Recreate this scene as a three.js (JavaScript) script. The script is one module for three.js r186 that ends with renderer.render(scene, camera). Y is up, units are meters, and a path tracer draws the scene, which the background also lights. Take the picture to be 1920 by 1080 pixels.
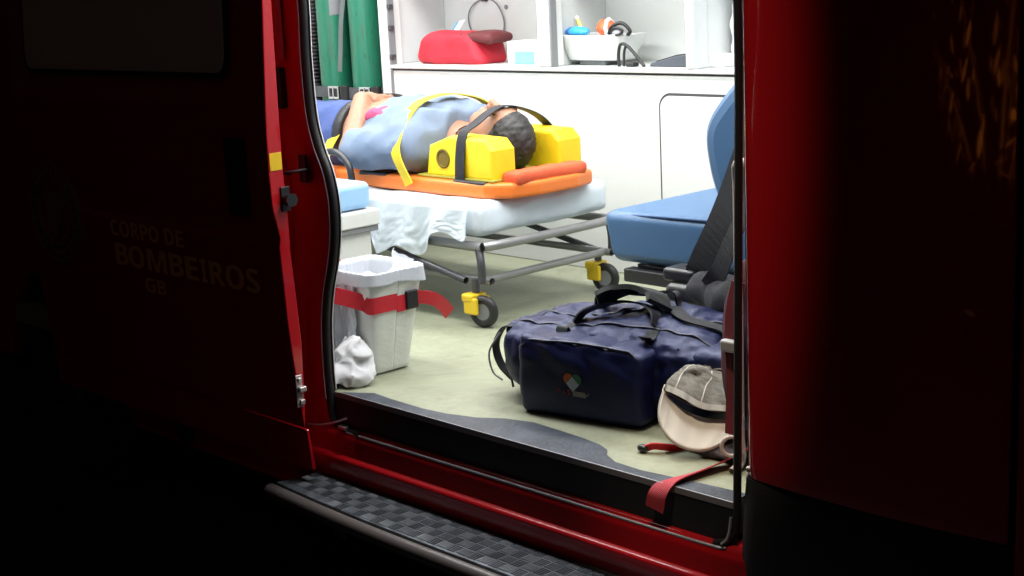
import * as THREE from 'three';
import { RoundedBoxGeometry } from 'three/addons/geometries/RoundedBoxGeometry.js';
import { mergeGeometries } from 'three/addons/utils/BufferGeometryUtils.js';
import { ImprovedNoise } from 'three/addons/math/ImprovedNoise.js';
import { RectAreaLightUniformsLib } from 'three/addons/lights/RectAreaLightUniformsLib.js';
import { FontLoader } from 'three/addons/loaders/FontLoader.js';
import { TextGeometry } from 'three/addons/geometries/TextGeometry.js';

// ------------------------------------------------------------ camera, sky, light, exposure
const scene = new THREE.Scene();
const camera = new THREE.PerspectiveCamera(22.62, 16 / 9, 0.05, 400);
const D = Math.PI / 180;
camera.rotation.set(-12.2 * D, 46.5 * D, -2.8 * D, 'YXZ');
camera.position.set(1.592, 1.6, 2.07);
scene.add(camera);
const renderer = new THREE.WebGLRenderer({ antialias: true });
renderer.toneMapping = THREE.LinearToneMapping;
renderer.toneMappingExposure = 1;
renderer.shadowMap.enabled = true;
RectAreaLightUniformsLib.init();
{ // night sky: an even, almost black blue with a little town glow low down
  const w = 64, h = 32, d = new Float32Array(w * h * 4);
  for (let j = 0; j < h; j++) for (let i = 0; i < w; i++) {
    const el = (j + 0.5) / h - 0.5, g = Math.exp(-Math.abs(el) * 9);
    d.set([0.0010 + 0.0030 * g, 0.0010 + 0.0016 * g, 0.0016 + 0.0008 * g, 1], (j * w + i) * 4);
  }
  const t = new THREE.DataTexture(d, w, h, THREE.RGBAFormat, THREE.FloatType);
  t.mapping = THREE.EquirectangularReflectionMapping; t.minFilter = t.magFilter = THREE.LinearFilter; t.needsUpdate = true;
  scene.background = t; scene.environment = t;
}
const moon = new THREE.DirectionalLight(0xffe2c4, 0.014);
moon.position.set(6, 9, 8); moon.target.position.set(-1, 0, 0); moon.castShadow = true; moon.shadow.radius = 4;
scene.add(moon, moon.target);
const CEILING_LAMP = 22;        // radiance of the two ceiling lamps
const STREET_LAMP = 46;          // street lamp, candela

// ------------------------------------------------------------ helpers
let seed = 7;
const rnd = (a = 0, b = 1) => { seed = (seed * 1664525 + 1013904223) >>> 0; return a + (b - a) * seed / 4294967296; };
const pn = new ImprovedNoise();
const noise = (x, y, z) => pn.noise(x + 31.7, y + 17.3, z + 5.1);
const fbm = (x, y, z, o = 4) => { let s = 0, a = 0.5; for (let i = 0; i < o; i++) { s += a * noise(x, y, z); x *= 2.03; y *= 2.03; z *= 2.03; a *= 0.5; } return s; };
const clamp = (x, a = 0, b = 1) => Math.min(b, Math.max(a, x));
const mix = (a, b, t) => a + (b - a) * t;
const V = (x, y, z) => new THREE.Vector3(x, y, z);
const names = {};
function numbered(n) { names[n] = (names[n] ?? -1) + 1; return names[n] ? n + '_' + String(names[n]).padStart(3, '0') : n; }
function thing(name, label, category, group) {
  const g = new THREE.Group(); g.name = numbered(name); g.userData = { label, category };
  if (group) g.userData.group = group;
  scene.add(g); return g;
}
function part(name, geo, mat, parent, label) {
  const m = new THREE.Mesh(geo, mat); m.name = name; m.castShadow = m.receiveShadow = true;
  if (label) m.userData.label = label;
  parent.add(m); return m;
}
// put the origin of a group built in world coordinates at its base
function rebase(g, x, y, z) { for (const c of g.children) c.position.sub(V(x, y, z)); g.position.add(V(x, y, z)); return g; }
const merge = (list) => mergeGeometries(list.map((g) => { const q = g.index ? g.toNonIndexed() : g; for (const k of Object.keys(q.attributes)) if (!['position', 'normal', 'uv'].includes(k)) q.deleteAttribute(k); if (!q.attributes.uv) q.setAttribute('uv', new THREE.BufferAttribute(new Float32Array(q.attributes.position.count * 2), 2)); return q; }));
function metricUV(geo) { // uv in metres from the dominant side of each face
  const g = geo.index ? geo.toNonIndexed() : geo, p = g.attributes.position, n = g.attributes.normal, uv = new Float32Array(p.count * 2);
  for (let i = 0; i < p.count; i++) {
    const k = i - (i % 3); let nx = 0, ny = 0, nz = 0;
    for (let j = 0; j < 3; j++) { nx += Math.abs(n.getX(k + j)); ny += Math.abs(n.getY(k + j)); nz += Math.abs(n.getZ(k + j)); }
    const x = p.getX(i), y = p.getY(i), z = p.getZ(i);
    if (nx >= ny && nx >= nz) { uv[2 * i] = z; uv[2 * i + 1] = y; } else if (ny >= nz) { uv[2 * i] = x; uv[2 * i + 1] = z; } else { uv[2 * i] = x; uv[2 * i + 1] = y; }
  }
  g.setAttribute('uv', new THREE.BufferAttribute(uv, 2)); return g;
}
function box(x0, x1, y0, y1, z0, z1, r = 0.004) {
  const w = x1 - x0, h = y1 - y0, d = z1 - z0, g = new RoundedBoxGeometry(w, h, d, 2, Math.min(r, w / 2.05, h / 2.05, d / 2.05));
  g.translate((x0 + x1) / 2, (y0 + y1) / 2, (z0 + z1) / 2); return metricUV(g);
}
const curve = (pts, closed = false, tension = 0.5) => new THREE.CatmullRomCurve3(pts.map((p) => (p.isVector3 ? p : V(...p))), closed, 'catmullrom', tension);
const tube = (pts, r, seg = 40, rs = 8, closed = false) => metricUV(new THREE.TubeGeometry(curve(pts, closed), seg, r, rs, closed));
// polygon in (x, y) extruded along z
function extrudeZ(pts, z0, z1, bevel = 0, holes = []) {
  const s = pts instanceof THREE.Shape ? pts : new THREE.Shape(pts.map((p) => new THREE.Vector2(...p)));
  for (const h of holes) s.holes.push(h);
  const g = new THREE.ExtrudeGeometry(s, { depth: z1 - z0 - 2 * bevel, bevelEnabled: bevel > 0, bevelSize: bevel, bevelThickness: bevel, bevelOffset: -bevel, bevelSegments: 3, curveSegments: 16 });
  g.translate(0, 0, z0 + bevel); return metricUV(g);
}
// polygon in (z, y) extruded along x
function extrudeX(pts, x0, x1, bevel = 0) {
  const g = extrudeZ(pts.map(([z, y]) => [-z, y]), x0, x1, bevel); g.rotateY(Math.PI / 2); return metricUV(g);
}
// polygon in (x, z) extruded upwards
function extrudeY(pts, y0, y1, bevel = 0) {
  const g = extrudeZ(pts.map(([x, z]) => [x, -z]), y0, y1, bevel); g.rotateX(-Math.PI / 2); return metricUV(g);
}
// flat strap: rectangle swept along points; wide = direction of its width (a vector or one per point)
function strap(pts, wide, width, thick = 0.002, seg = 36, twist = null) {
  const c = curve(pts), pos = [], idx = [], uv = []; const n = seg + 1;
  let L = 0, last = null;
  for (let i = 0; i < n; i++) {
    const t = i / seg, p = c.getPoint(t), T = c.getTangent(t).normalize();
    let w = Array.isArray(wide) ? V(...wide[0]).lerp(V(...wide[1]), t) : wide.clone();
    if (twist) w.applyAxisAngle(T, twist(t));
    w.addScaledVector(T, -w.dot(T)).normalize();
    const nn = V().crossVectors(T, w).normalize();
    if (last) L += p.distanceTo(last); last = p;
    for (const [a, b] of [[-1, -1], [1, -1], [1, 1], [-1, 1]]) {
      const q = p.clone().addScaledVector(w, a * width / 2).addScaledVector(nn, b * thick / 2);
      pos.push(q.x, q.y, q.z); uv.push(L, a * width / 2);
    }
    if (i) for (let k = 0; k < 4; k++) { const a = (i - 1) * 4 + k, b = (i - 1) * 4 + (k + 1) % 4, cc = i * 4 + k, d = i * 4 + (k + 1) % 4; idx.push(a, cc, b, b, cc, d); }
  }
  idx.push(0, 1, 2, 0, 2, 3); const e = seg * 4; idx.push(e, e + 2, e + 1, e, e + 3, e + 2);
  const g = new THREE.BufferGeometry(); g.setAttribute('position', new THREE.Float32BufferAttribute(pos, 3)); g.setAttribute('uv', new THREE.Float32BufferAttribute(uv, 2)); g.setIndex(idx);
  const q = g.toNonIndexed(); q.computeVertexNormals(); return q;
}
// grid surface from a function (u, v) -> Vector3
function sheet(fn, nu, nv) {
  const pos = [], uv = [], idx = [];
  for (let j = 0; j <= nv; j++) for (let i = 0; i <= nu; i++) { const p = fn(i / nu, j / nv); pos.push(p.x, p.y, p.z); uv.push(i / nu, j / nv); }
  for (let j = 0; j < nv; j++) for (let i = 0; i < nu; i++) { const a = j * (nu + 1) + i, b = a + 1, c = a + nu + 1, d = c + 1; idx.push(a, b, d, a, d, c); }
  const g = new THREE.BufferGeometry(); g.setAttribute('position', new THREE.Float32BufferAttribute(pos, 3)); g.setAttribute('uv', new THREE.Float32BufferAttribute(uv, 2)); g.setIndex(idx); g.computeVertexNormals(); return g;
}
// sheet with thickness
function slab(fn, nu, nv, t) {
  const a = sheet(fn, nu, nv), p = a.attributes.position, n = a.attributes.normal, N = p.count, pos = [], idx = [...a.index.array], uv = [...a.attributes.uv.array, ...a.attributes.uv.array];
  for (let i = 0; i < N; i++) pos.push(p.getX(i), p.getY(i), p.getZ(i));
  for (let i = 0; i < N; i++) pos.push(p.getX(i) - n.getX(i) * t, p.getY(i) - n.getY(i) * t, p.getZ(i) - n.getZ(i) * t);
  for (let k = 0; k < a.index.count; k += 3) { const [x, y, z] = [a.index.getX(k), a.index.getX(k + 1), a.index.getX(k + 2)]; idx.push(N + x, N + z, N + y); }
  const edge = []; for (let i = 0; i <= nu; i++) edge.push(i); for (let j = 1; j <= nv; j++) edge.push(j * (nu + 1) + nu); for (let i = nu - 1; i >= 0; i--) edge.push(nv * (nu + 1) + i); for (let j = nv - 1; j >= 0; j--) edge.push(j * (nu + 1));
  for (let i = 0; i < edge.length - 1; i++) { const x = edge[i], y = edge[i + 1]; idx.push(x, N + x, y, y, N + x, N + y); }
  const g = new THREE.BufferGeometry(); g.setAttribute('position', new THREE.Float32BufferAttribute(pos, 3)); g.setAttribute('uv', new THREE.Float32BufferAttribute(uv, 2)); g.setIndex(idx); g.computeVertexNormals(); return g;
}
// surface nets: mesh of the zero level of f
function nets(f, lo, hi, c) {
  const n = [0, 1, 2].map((k) => Math.ceil((hi[k] - lo[k]) / c) + 1), [nx, ny, nz] = n, v = new Float32Array(nx * ny * nz);
  let i = 0; for (let z = 0; z < nz; z++) for (let y = 0; y < ny; y++) for (let x = 0; x < nx; x++) v[i++] = f(lo[0] + x * c, lo[1] + y * c, lo[2] + z * c);
  const id = new Int32Array(nx * ny * nz).fill(-1), pos = [], idx = [], at = (x, y, z) => x + nx * (y + ny * z);
  const C = [0, 1, nx, nx + 1, nx * ny, nx * ny + 1, nx * ny + nx, nx * ny + nx + 1], E = [[0, 1], [2, 3], [4, 5], [6, 7], [0, 2], [1, 3], [4, 6], [5, 7], [0, 4], [1, 5], [2, 6], [3, 7]];
  for (let z = 0; z < nz - 1; z++) for (let y = 0; y < ny - 1; y++) for (let x = 0; x < nx - 1; x++) {
    const o = at(x, y, z); let k = 0, px = 0, py = 0, pz = 0;
    for (const [a, b] of E) { const va = v[o + C[a]], vb = v[o + C[b]]; if ((va < 0) !== (vb < 0)) { const t = va / (va - vb); k++; px += mix(a & 1, b & 1, t); py += mix((a >> 1) & 1, (b >> 1) & 1, t); pz += mix(a >> 2, b >> 2, t); } }
    if (k) { id[o] = pos.length / 3; pos.push(lo[0] + (x + px / k) * c, lo[1] + (y + py / k) * c, lo[2] + (z + pz / k) * c); }
  }
  const quad = (a, b, cc, d, flip) => { if (a < 0 || b < 0 || cc < 0 || d < 0) return; if (flip) idx.push(a, cc, b, b, cc, d); else idx.push(a, b, cc, b, d, cc); };
  for (let z = 1; z < nz - 1; z++) for (let y = 1; y < ny - 1; y++) for (let x = 1; x < nx - 1; x++) {
    const o = at(x, y, z), s = v[o] < 0;
    if (s !== v[o + 1] < 0) quad(id[at(x, y - 1, z - 1)], id[at(x, y, z - 1)], id[at(x, y - 1, z)], id[o], !s);
    if (s !== v[o + nx] < 0) quad(id[at(x - 1, y, z - 1)], id[at(x, y, z - 1)], id[at(x - 1, y, z)], id[o], s);
    if (s !== v[o + nx * ny] < 0) quad(id[at(x - 1, y - 1, z)], id[at(x, y - 1, z)], id[at(x - 1, y, z)], id[o], !s);
  }
  const g = new THREE.BufferGeometry(); g.setAttribute('position', new THREE.Float32BufferAttribute(pos, 3)); g.setIndex(idx); g.computeVertexNormals();
  const q = new Float32Array(pos.length / 3 * 2); for (let k = 0; k < pos.length / 3; k++) { q[2 * k] = pos[3 * k] + pos[3 * k + 2] * 0.7; q[2 * k + 1] = pos[3 * k + 1] + pos[3 * k + 2] * 0.7; }
  g.setAttribute('uv', new THREE.BufferAttribute(q, 2)); return g;
}
const len = (x, y, z) => Math.sqrt(x * x + y * y + z * z);
const smin = (a, b, k) => { const h = Math.max(k - Math.abs(a - b), 0) / k; return Math.min(a, b) - h * h * k * 0.25; };
const smax = (a, b, k) => -smin(-a, -b, k);
const cap = (x, y, z, a, b, ra, rb) => { const dx = b[0] - a[0], dy = b[1] - a[1], dz = b[2] - a[2], t = clamp(((x - a[0]) * dx + (y - a[1]) * dy + (z - a[2]) * dz) / (dx * dx + dy * dy + dz * dz)); return len(x - a[0] - dx * t, y - a[1] - dy * t, z - a[2] - dz * t) - mix(ra, rb, t); };
const ell = (x, y, z, c, r) => { const k0 = len((x - c[0]) / r[0], (y - c[1]) / r[1], (z - c[2]) / r[2]), k1 = len((x - c[0]) / r[0] ** 2, (y - c[1]) / r[1] ** 2, (z - c[2]) / r[2] ** 2); return k1 < 1e-9 ? -Math.min(...r) : k0 * (k0 - 1) / k1; };
const rbox = (x, y, z, h, r) => { const a = Math.abs(x) - h[0] + r, b = Math.abs(y) - h[1] + r, c = Math.abs(z) - h[2] + r; return len(Math.max(a, 0), Math.max(b, 0), Math.max(c, 0)) + Math.min(Math.max(a, b, c), 0) - r; };

// ------------------------------------------------------------ textures (tileable, uv in metres)
function tex(size, metres, fn, srgb = false) {
  const d = new Uint8Array(size * size * 4);
  for (let j = 0; j < size; j++) for (let i = 0; i < size; i++) { const c = fn(i / size, j / size); d.set([...(Array.isArray(c) ? c : [c, c, c]).map((q) => clamp(q) * 255), 255], (j * size + i) * 4); }
  const t = new THREE.DataTexture(d, size, size); t.wrapS = t.wrapT = THREE.RepeatWrapping; t.magFilter = THREE.LinearFilter; t.minFilter = THREE.LinearMipmapLinearFilter; t.generateMipmaps = true;
  t.repeat.set(1 / metres, 1 / metres); if (srgb) t.colorSpace = THREE.SRGBColorSpace; t.needsUpdate = true; return t;
}
// periodic noise on a torus
const tn = (u, v, f, s = 0, o = 4) => { const a = u * 2 * Math.PI, b = v * 2 * Math.PI, r = f / 6.283; let q = 0, A = 0.5, R = r; for (let k = 0; k < o; k++) { q += A * (noise(Math.cos(a) * R + s, Math.sin(a) * R + Math.cos(b) * R * 0.7, Math.sin(b) * R - s) ); A *= 0.55; R *= 2.1; } return q; };
const srgb = (r, g, b) => [r / 255, g / 255, b / 255];
const blend = (a, b, t) => a.map((q, i) => mix(q, b[i], clamp(t)));
const weave = tex(128, 0.02, (u, v) => 0.5 + 0.28 * Math.sin(u * Math.PI * 2 * 12) * Math.sign(Math.sin(v * Math.PI * 2 * 12)) + 0.2 * Math.sin(v * Math.PI * 2 * 24));
const webbing = tex(128, 0.03, (u, v) => 0.5 + 0.4 * Math.sin((u + (v * 8 % 1 > 0.5 ? 0.5 : 0) / 16) * Math.PI * 2 * 16) * 0.6 + 0.3 * Math.sin(v * Math.PI * 2 * 8));
const leather = tex(256, 0.08, (u, v) => 0.5 + 0.9 * Math.abs(tn(u, v, 46, 3, 3)) - 0.25);
const fine = tex(256, 0.3, (u, v) => 0.5 + 0.8 * tn(u, v, 30, 9, 5));
const smudge = tex(256, 0.9, (u, v) => 0.5 + 0.9 * tn(u, v, 7, 21, 5));
const floorMap = tex(512, 1.1, (u, v) => { const n = tn(u, v, 6, 2, 5), m = tn(u, v, 60, 5, 3), s = tn(u, v, 14, 40, 4); let c = blend(srgb(151, 155, 131), srgb(142, 145, 122), 0.5 + n * 1.6); c = blend(c, srgb(118, 119, 102), (s - 0.2) * 1.6); return c.map((q) => q + m * 0.05); }, true);
const wallMap = tex(256, 0.8, (u, v) => { const n = tn(u, v, 6, 12, 5); return blend(srgb(232, 234, 232), srgb(228, 230, 229), 0.5 + n); }, true);
const greenMap = tex(512, 0.5, (u, v) => { const n = tn(u, v, 9, 8, 4), m = tn(u, v, 52, 14, 3); let c = blend(srgb(34, 120, 92), srgb(30, 108, 82), 0.5 + n); if (m > 0.3) c = blend(c, srgb(38, 42, 36), (m - 0.3) * 14); const w = tn(u, v, 20, 61, 4); if (w > 0.24) c = blend(c, srgb(70, 92, 66), (w - 0.24) * 6); return c; }, true);
const steelMap = tex(256, 0.4, (u, v) => { const n = tn(u, v, 10, 18, 5), m = tn(u, v, 40, 3, 3); return blend([0.44, 0.47, 0.5], [0.27, 0.29, 0.31], 0.5 + n * 1.5 + m * 0.6); }, true);
const wornMap = tex(256, 0.3, (u, v) => { const n = tn(u, v, 10, 44, 5), m = tn(u, v, 40, 13, 3); return blend([0.66, 0.68, 0.7], [0.3, 0.31, 0.33], 0.5 + n * 2.6 + m); }, true);
const asphaltMap = tex(256, 1.5, (u, v) => { const m = tn(u, v, 60, 3, 3), n = tn(u, v, 5, 8, 4); const k = 0.11 + m * 0.08 + n * 0.04; return [k, k, k * 1.02]; }, true);
const linerMap = tex(256, 0.5, (u, v) => { const n = tn(u, v, 8, 33, 5), m = tn(u, v, 46, 3, 3); return blend(srgb(64, 70, 82), srgb(46, 52, 62), 0.5 + n * 2 + m); }, true);
const hairTex = tex(256, 0.12, (u, v) => 0.5 + 0.9 * tn(u * 0.0 + 0.3, v, 120, 4, 3) + 0.25 * tn(u, v, 14, 6, 2));
const capMap = tex(256, 0.25, (u, v) => { const n = tn(u, v, 8, 71, 5); return blend(srgb(142, 139, 131), srgb(118, 115, 108), 0.5 + n * 2); }, true);

// ------------------------------------------------------------ materials
const lin = (r, g, b) => new THREE.Color().setRGB(r, g, b);
const S = (c, rough = 0.6, o = {}) => new THREE.MeshStandardMaterial({ color: c, roughness: rough, ...o });
const P = (c, rough, o = {}) => new THREE.MeshPhysicalMaterial({ color: c, roughness: rough, ...o });
const M = {
  paint: P(lin(0.5, 0.005, 0.011), 0.5, { clearcoat: 1, clearcoatRoughness: 0.03, specularIntensity: 0.4 }),
  cladding: S(lin(0.02, 0.02, 0.021), 0.65, { bumpMap: fine, bumpScale: 0.0006 }),
  rubber: S(lin(0.018, 0.018, 0.019), 0.5),
  white: P(lin(0.80, 0.81, 0.80), 0.5, { map: wallMap, clearcoat: 0.2, clearcoatRoughness: 0.4 }),
  trimWhite: S(lin(0.7, 0.7, 0.7), 0.5),
  gap: S(lin(0.05, 0.05, 0.055), 0.8),
  floor: P(lin(1, 1, 1), 0.5, { map: floorMap, bumpMap: fine, bumpScale: 0.0006 }),
  liner: S(lin(1, 1, 1), 0.5, { map: linerMap, bumpMap: fine, bumpScale: 0.001 }),
  alu: S(lin(0.7, 0.7, 0.72), 0.35, { metalness: 0.9, bumpMap: fine, bumpScale: 0.0005 }),
  steelPlate: S(lin(1, 1, 1), 0.4, { map: steelMap, metalness: 0.25, bumpMap: fine, bumpScale: 0.0006 }),
  steelWorn: S(lin(1, 1, 1), 0.38, { map: wornMap, metalness: 0.3, bumpMap: fine, bumpScale: 0.0004 }),
  steelWorn2: S(lin(0.62, 0.64, 0.68), 0.42, { map: wornMap, metalness: 0.3, bumpMap: fine, bumpScale: 0.0004 }),
  chrome: S(lin(0.8, 0.8, 0.8), 0.2, { metalness: 1 }),
  darkSteel: S(lin(0.09, 0.09, 0.1), 0.4, { metalness: 0.5 }),
  glass: P(lin(0.025, 0.022, 0.02), 0.08, { clearcoat: 1, clearcoatRoughness: 0.03 }),
  frost: S(lin(0.8, 0.7, 0.62), 0.35, { map: null }),
  black: S(lin(0.016, 0.016, 0.018), 0.45),
  blackWeb: S(lin(0.007, 0.007, 0.012), 0.6, { bumpMap: webbing, bumpScale: 0.0008 }),
  blackPlastic: P(lin(0.02, 0.02, 0.022), 0.35),
  redWeb: S(lin(0.62, 0.01, 0.025), 0.65, { bumpMap: webbing, bumpScale: 0.0008 }),
  yellowWeb: S(lin(0.85, 0.62, 0.02), 0.6, { bumpMap: webbing, bumpScale: 0.0008 }),
  yellow: S(lin(0.86, 0.62, 0.01), 0.55, { bumpMap: smudge, bumpScale: 0.003 }),
  yellowPaint: P(lin(0.8, 0.55, 0.02), 0.4),
  orange: P(lin(0.85, 0.2, 0.03), 0.4, { bumpMap: fine, bumpScale: 0.0006 }),
  blueVinyl: P(lin(0.042, 0.12, 0.25), 0.42, { bumpMap: leather, bumpScale: 0.0007, clearcoat: 0.15, clearcoatRoughness: 0.5 }),
  lightBlue: P(lin(0.30, 0.52, 0.78), 0.5, { bumpMap: leather, bumpScale: 0.0006 }),
  sheetCloth: S(lin(0.66, 0.74, 0.8), 0.85, { bumpMap: weave, bumpScale: 0.0003 }),
  navy: P(lin(0.006, 0.009, 0.045), 0.36, { bumpMap: weave, bumpScale: 0.0003, specularIntensity: 1, specularColor: lin(0.6, 0.66, 1) }),
  navyPiping: P(lin(0.03, 0.034, 0.06), 0.3),
  olive: S(lin(0.014, 0.017, 0.017), 0.65, { bumpMap: webbing, bumpScale: 0.0008 }),
  bin: P(lin(0.72, 0.73, 0.70), 0.38, { bumpMap: smudge, bumpScale: 0.003, metalness: 0.15 }),
  bag: P(lin(0.8, 0.83, 0.88), 0.22, { transmission: 0.4, thickness: 0 }),
  towel: S(lin(0.84, 0.84, 0.86), 0.9, { bumpMap: weave, bumpScale: 0.001 }),
  green: P(lin(1, 1, 1), 0.32, { map: greenMap, clearcoat: 0.4, clearcoatRoughness: 0.2 }),
  grey: S(lin(0.2, 0.21, 0.22), 0.6), greyWeb: S(lin(0.10, 0.105, 0.11), 0.7, { bumpMap: webbing, bumpScale: 0.0008 }),
  skin: P(lin(0.34, 0.165, 0.1), 0.5, { bumpMap: fine, bumpScale: 0.0006 }),
  hair: S(lin(0.012, 0.01, 0.009), 0.5, { bumpMap: hairTex, bumpScale: 0.0015 }),
  shirt: S(lin(0.17, 0.22, 0.31), 0.9, { bumpMap: weave, bumpScale: 0.0005 }),
  jeans: S(lin(0.055, 0.085, 0.24), 0.9, { bumpMap: weave, bumpScale: 0.0005 }),
  pink: S(lin(0.62, 0.07, 0.16), 0.85, { bumpMap: weave, bumpScale: 0.0006 }),
  redBag: P(lin(0.6, 0.015, 0.035), 0.6, { bumpMap: weave, bumpScale: 0.0006 }),
  maroon: S(lin(0.06, 0.012, 0.018), 0.85, { bumpMap: weave, bumpScale: 0.0008 }),
  brownRed: S(lin(0.12, 0.02, 0.022), 0.7),
  cap: S(lin(1, 1, 1), 0.95, { map: capMap, bumpMap: weave, bumpScale: 0.0007 }),
  brim: S(lin(0.78, 0.75, 0.66), 0.8, { bumpMap: weave, bumpScale: 0.0005 }),
  beige: P(lin(0.55, 0.45, 0.42), 0.4),
  teal: S(lin(0.2, 0.55, 0.52), 0.6), cyan: S(lin(0.05, 0.4, 0.75), 0.4), orangeRed: S(lin(0.85, 0.13, 0.04), 0.5), deepBlue: S(lin(0.05, 0.14, 0.5), 0.5),
  paper: S(lin(0.82, 0.83, 0.85), 0.7), slate: S(lin(0.06, 0.068, 0.085), 0.5),
  gold: S(lin(0.95, 0.46, 0.14), 0.6),
  asphalt: S(lin(1, 1, 1), 0.9, { map: asphaltMap, bumpMap: fine, bumpScale: 0.003 }),
};

// ============================================================ GROUND
{
  const g = new THREE.PlaneGeometry(300, 300); g.rotateX(-Math.PI / 2); metricUV(g);
  const m = part('ground', metricUV(g), M.asphalt, scene); m.userData = { kind: 'structure', label: 'dark asphalt under the ambulance', category: 'ground' };
}

// ============================================================ AMBULANCE
const van = thing('ambulance', 'red rescue ambulance with its side door slid open on a lit white interior', 'ambulance');
// --- lit cabin shell
part('floor_panel', box(-3.6, -0.012, 0.53, 0.6, -1.8, -0.004, 0.003), M.floor, van);
{
  const edge = [[-1.228, -0.004], [-1.2, -0.022], [-1.157, -0.05], [-1.08, -0.042], [-0.96, -0.036], [-0.88, -0.046], [-0.8, -0.07], [-0.74, -0.104], [-0.667, -0.121], [-0.58, -0.116], [-0.5, -0.108], [-0.44, -0.096], [-0.405, -0.083], [-0.385, -0.058], [-0.34, -0.036], [-0.265, -0.03], [-0.15, -0.041], [-0.039, -0.052], [-0.012, -0.052]];
  const shape = edge.map(([x, z]) => [x, z + 0.004 * noise(x * 40, 1, 1)]);
  part('floor_liner', extrudeY([...shape, [-0.012, -0.003], [-1.228, -0.003]], 0.6005, 0.6035), M.liner, van, 'torn grey vinyl strip along the doorway edge of the floor');
}
part('floor_lip', box(-1.24, -0.008, 0.589, 0.6035, -0.0032, 0.0008, 0.0015), S(lin(0.3, 0.3, 0.32), 0.5, { metalness: 0.4 }), van);
part('ceiling_panel', box(-3.6, 0.02, 2.27, 2.33, -1.8, -0.05, 0.01), M.white, van);
part('rear_wall', box(-3.66, -3.6, 0.53, 2.33, -1.8, -0.1, 0.004), M.white, van);
part('near_wall', box(-3.6, -1.43, 0.6, 2.27, -0.12, -0.06, 0.004), M.white, van);
part('bulkhead', box(-0.02, 0.03, 0.6, 2.27, -1.8, -0.14, 0.004), S(lin(0.3, 0.31, 0.33), 0.6), van);
part('far_wall', box(-3.66, 0.03, 0.53, 2.33, -1.86, -1.8, 0.004), M.white, van);
part('header_beam', box(-1.3, 0.05, 2.1, 2.27, -0.12, -0.045, 0.01), M.trimWhite, van);
// cabinet along the far wall
{
  const cab = part('cabinet', box(-2.83, -0.02, 0.6, 1.268, -1.8, -1.5, 0.006), M.white, van);
  // door outlined by a real narrow gap: a dark back plate between cabinet front and the door leaf
  const rr = (x0, x1, y0, y1, r) => { const s = new THREE.Shape(); s.moveTo(x0 + r, y0); s.lineTo(x1 - r, y0); s.absarc(x1 - r, y0 + r, r, -Math.PI / 2, 0); s.lineTo(x1, y1 - r); s.absarc(x1 - r, y1 - r, r, 0, Math.PI / 2); s.lineTo(x0 + r, y1); s.absarc(x0 + r, y1 - r, r, Math.PI / 2, Math.PI); s.lineTo(x0, y0 + r); s.absarc(x0 + r, y0 + r, r, Math.PI, Math.PI * 1.5); return s; };
  part('cabinet_gasket', extrudeZ(rr(-1.44, -0.547, 0.697, 1.212, 0.048), -1.4998, -1.4988), M.gap, cab);
  part('cabinet_door', extrudeZ(rr(-1.431, -0.556, 0.706, 1.203, 0.04), -1.4986, -1.4935, 0.0015), M.white, cab);
  part('plinth', box(-2.83, -0.02, 0.601, 0.66, -1.499, -1.488, 0.003), M.trimWhite, cab);
}
part('counter_gap', box(-2.83, -0.02, 1.268, 1.274, -1.79, -1.498, 0.001), M.gap, van);
part('counter_top', box(-2.83, -0.02, 1.274, 1.288, -1.8, -1.488, 0.004), M.white, van);
part('upper_cabinet', box(-3.6, -0.02, 1.7, 2.26, -1.8, -1.48, 0.008), M.white, van);
for (const [x, w] of [[-2.808, 0.05], [-1.94, 0.056], [-1.30, 0.034]]) {
  const post = part('wall_post', box(x - w / 2, x + w / 2, x < -2.5 ? 0.6 : 1.288, 1.7, -1.56, -1.486, 0.006), M.white, van);
  part('divider_panel', box(x - 0.009, x + 0.009, 1.2885, 1.7, -1.799, -1.556, 0.002), M.white, post);
  if (x < -1.5) {
    part('hinge_strip', box(x + w / 2 + 0.003, x + w / 2 + 0.008, x < -2.5 ? 1.0 : 1.289, 1.7, -1.52, -1.49, 0.001), M.grey, post);
    if (x < -2.5) for (const y of [1.31, 1.42, 1.5]) part('hinge', box(x + w / 2 + 0.006, x + w / 2 + 0.02, y, y + 0.018, -1.51, -1.486, 0.003), M.darkSteel, post);
  }
}
part('bay_back_panel', box(-3.6, -2.84, 1.06, 1.7, -1.799, -1.79, 0.002), S(lin(0.05, 0.055, 0.06), 0.7), van, 'dark back panel behind the green cylinders');
part('bay_shelf', box(-3.6, -2.83, 1.04, 1.062, -1.79, -1.49, 0.004), M.grey, van);
part('bay_front', box(-3.6, -2.835, 0.6, 1.04, -1.6, -1.5, 0.004), M.white, van);
part('screw', (() => { const g = new THREE.CylinderGeometry(0.008, 0.008, 0.006, 12); g.rotateX(Math.PI / 2); g.translate(-2.44, 1.487, -1.796); return g; })(), M.grey, van);
// ceiling lamps: glowing diffuser plus an area light of its size just below
for (const z of [-0.27, -1.05]) {
  const w = 3.0, h = 0.22, x = -1.56;
  const lamp = part('ceiling_lamp', box(x - w / 2 - 0.03, x + w / 2 + 0.03, 2.245, 2.27, z - h / 2 - 0.03, z + h / 2 + 0.03, 0.006), M.trimWhite, van);
  part('diffuser', box(x - w / 2, x + w / 2, 2.232, 2.2449, z - h / 2, z + h / 2, 0.003), S(lin(0.8, 0.8, 0.8), 0.6, { emissive: lin(1, 1, 0.99), emissiveIntensity: 1.2 }), lamp);
  const L = new THREE.RectAreaLight(new THREE.Color().setRGB(1, 1, 0.99), CEILING_LAMP, w, h); L.position.set(x, 2.228, z); L.rotation.x = -Math.PI / 2; L.castShadow = true; lamp.add(L);
}
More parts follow.
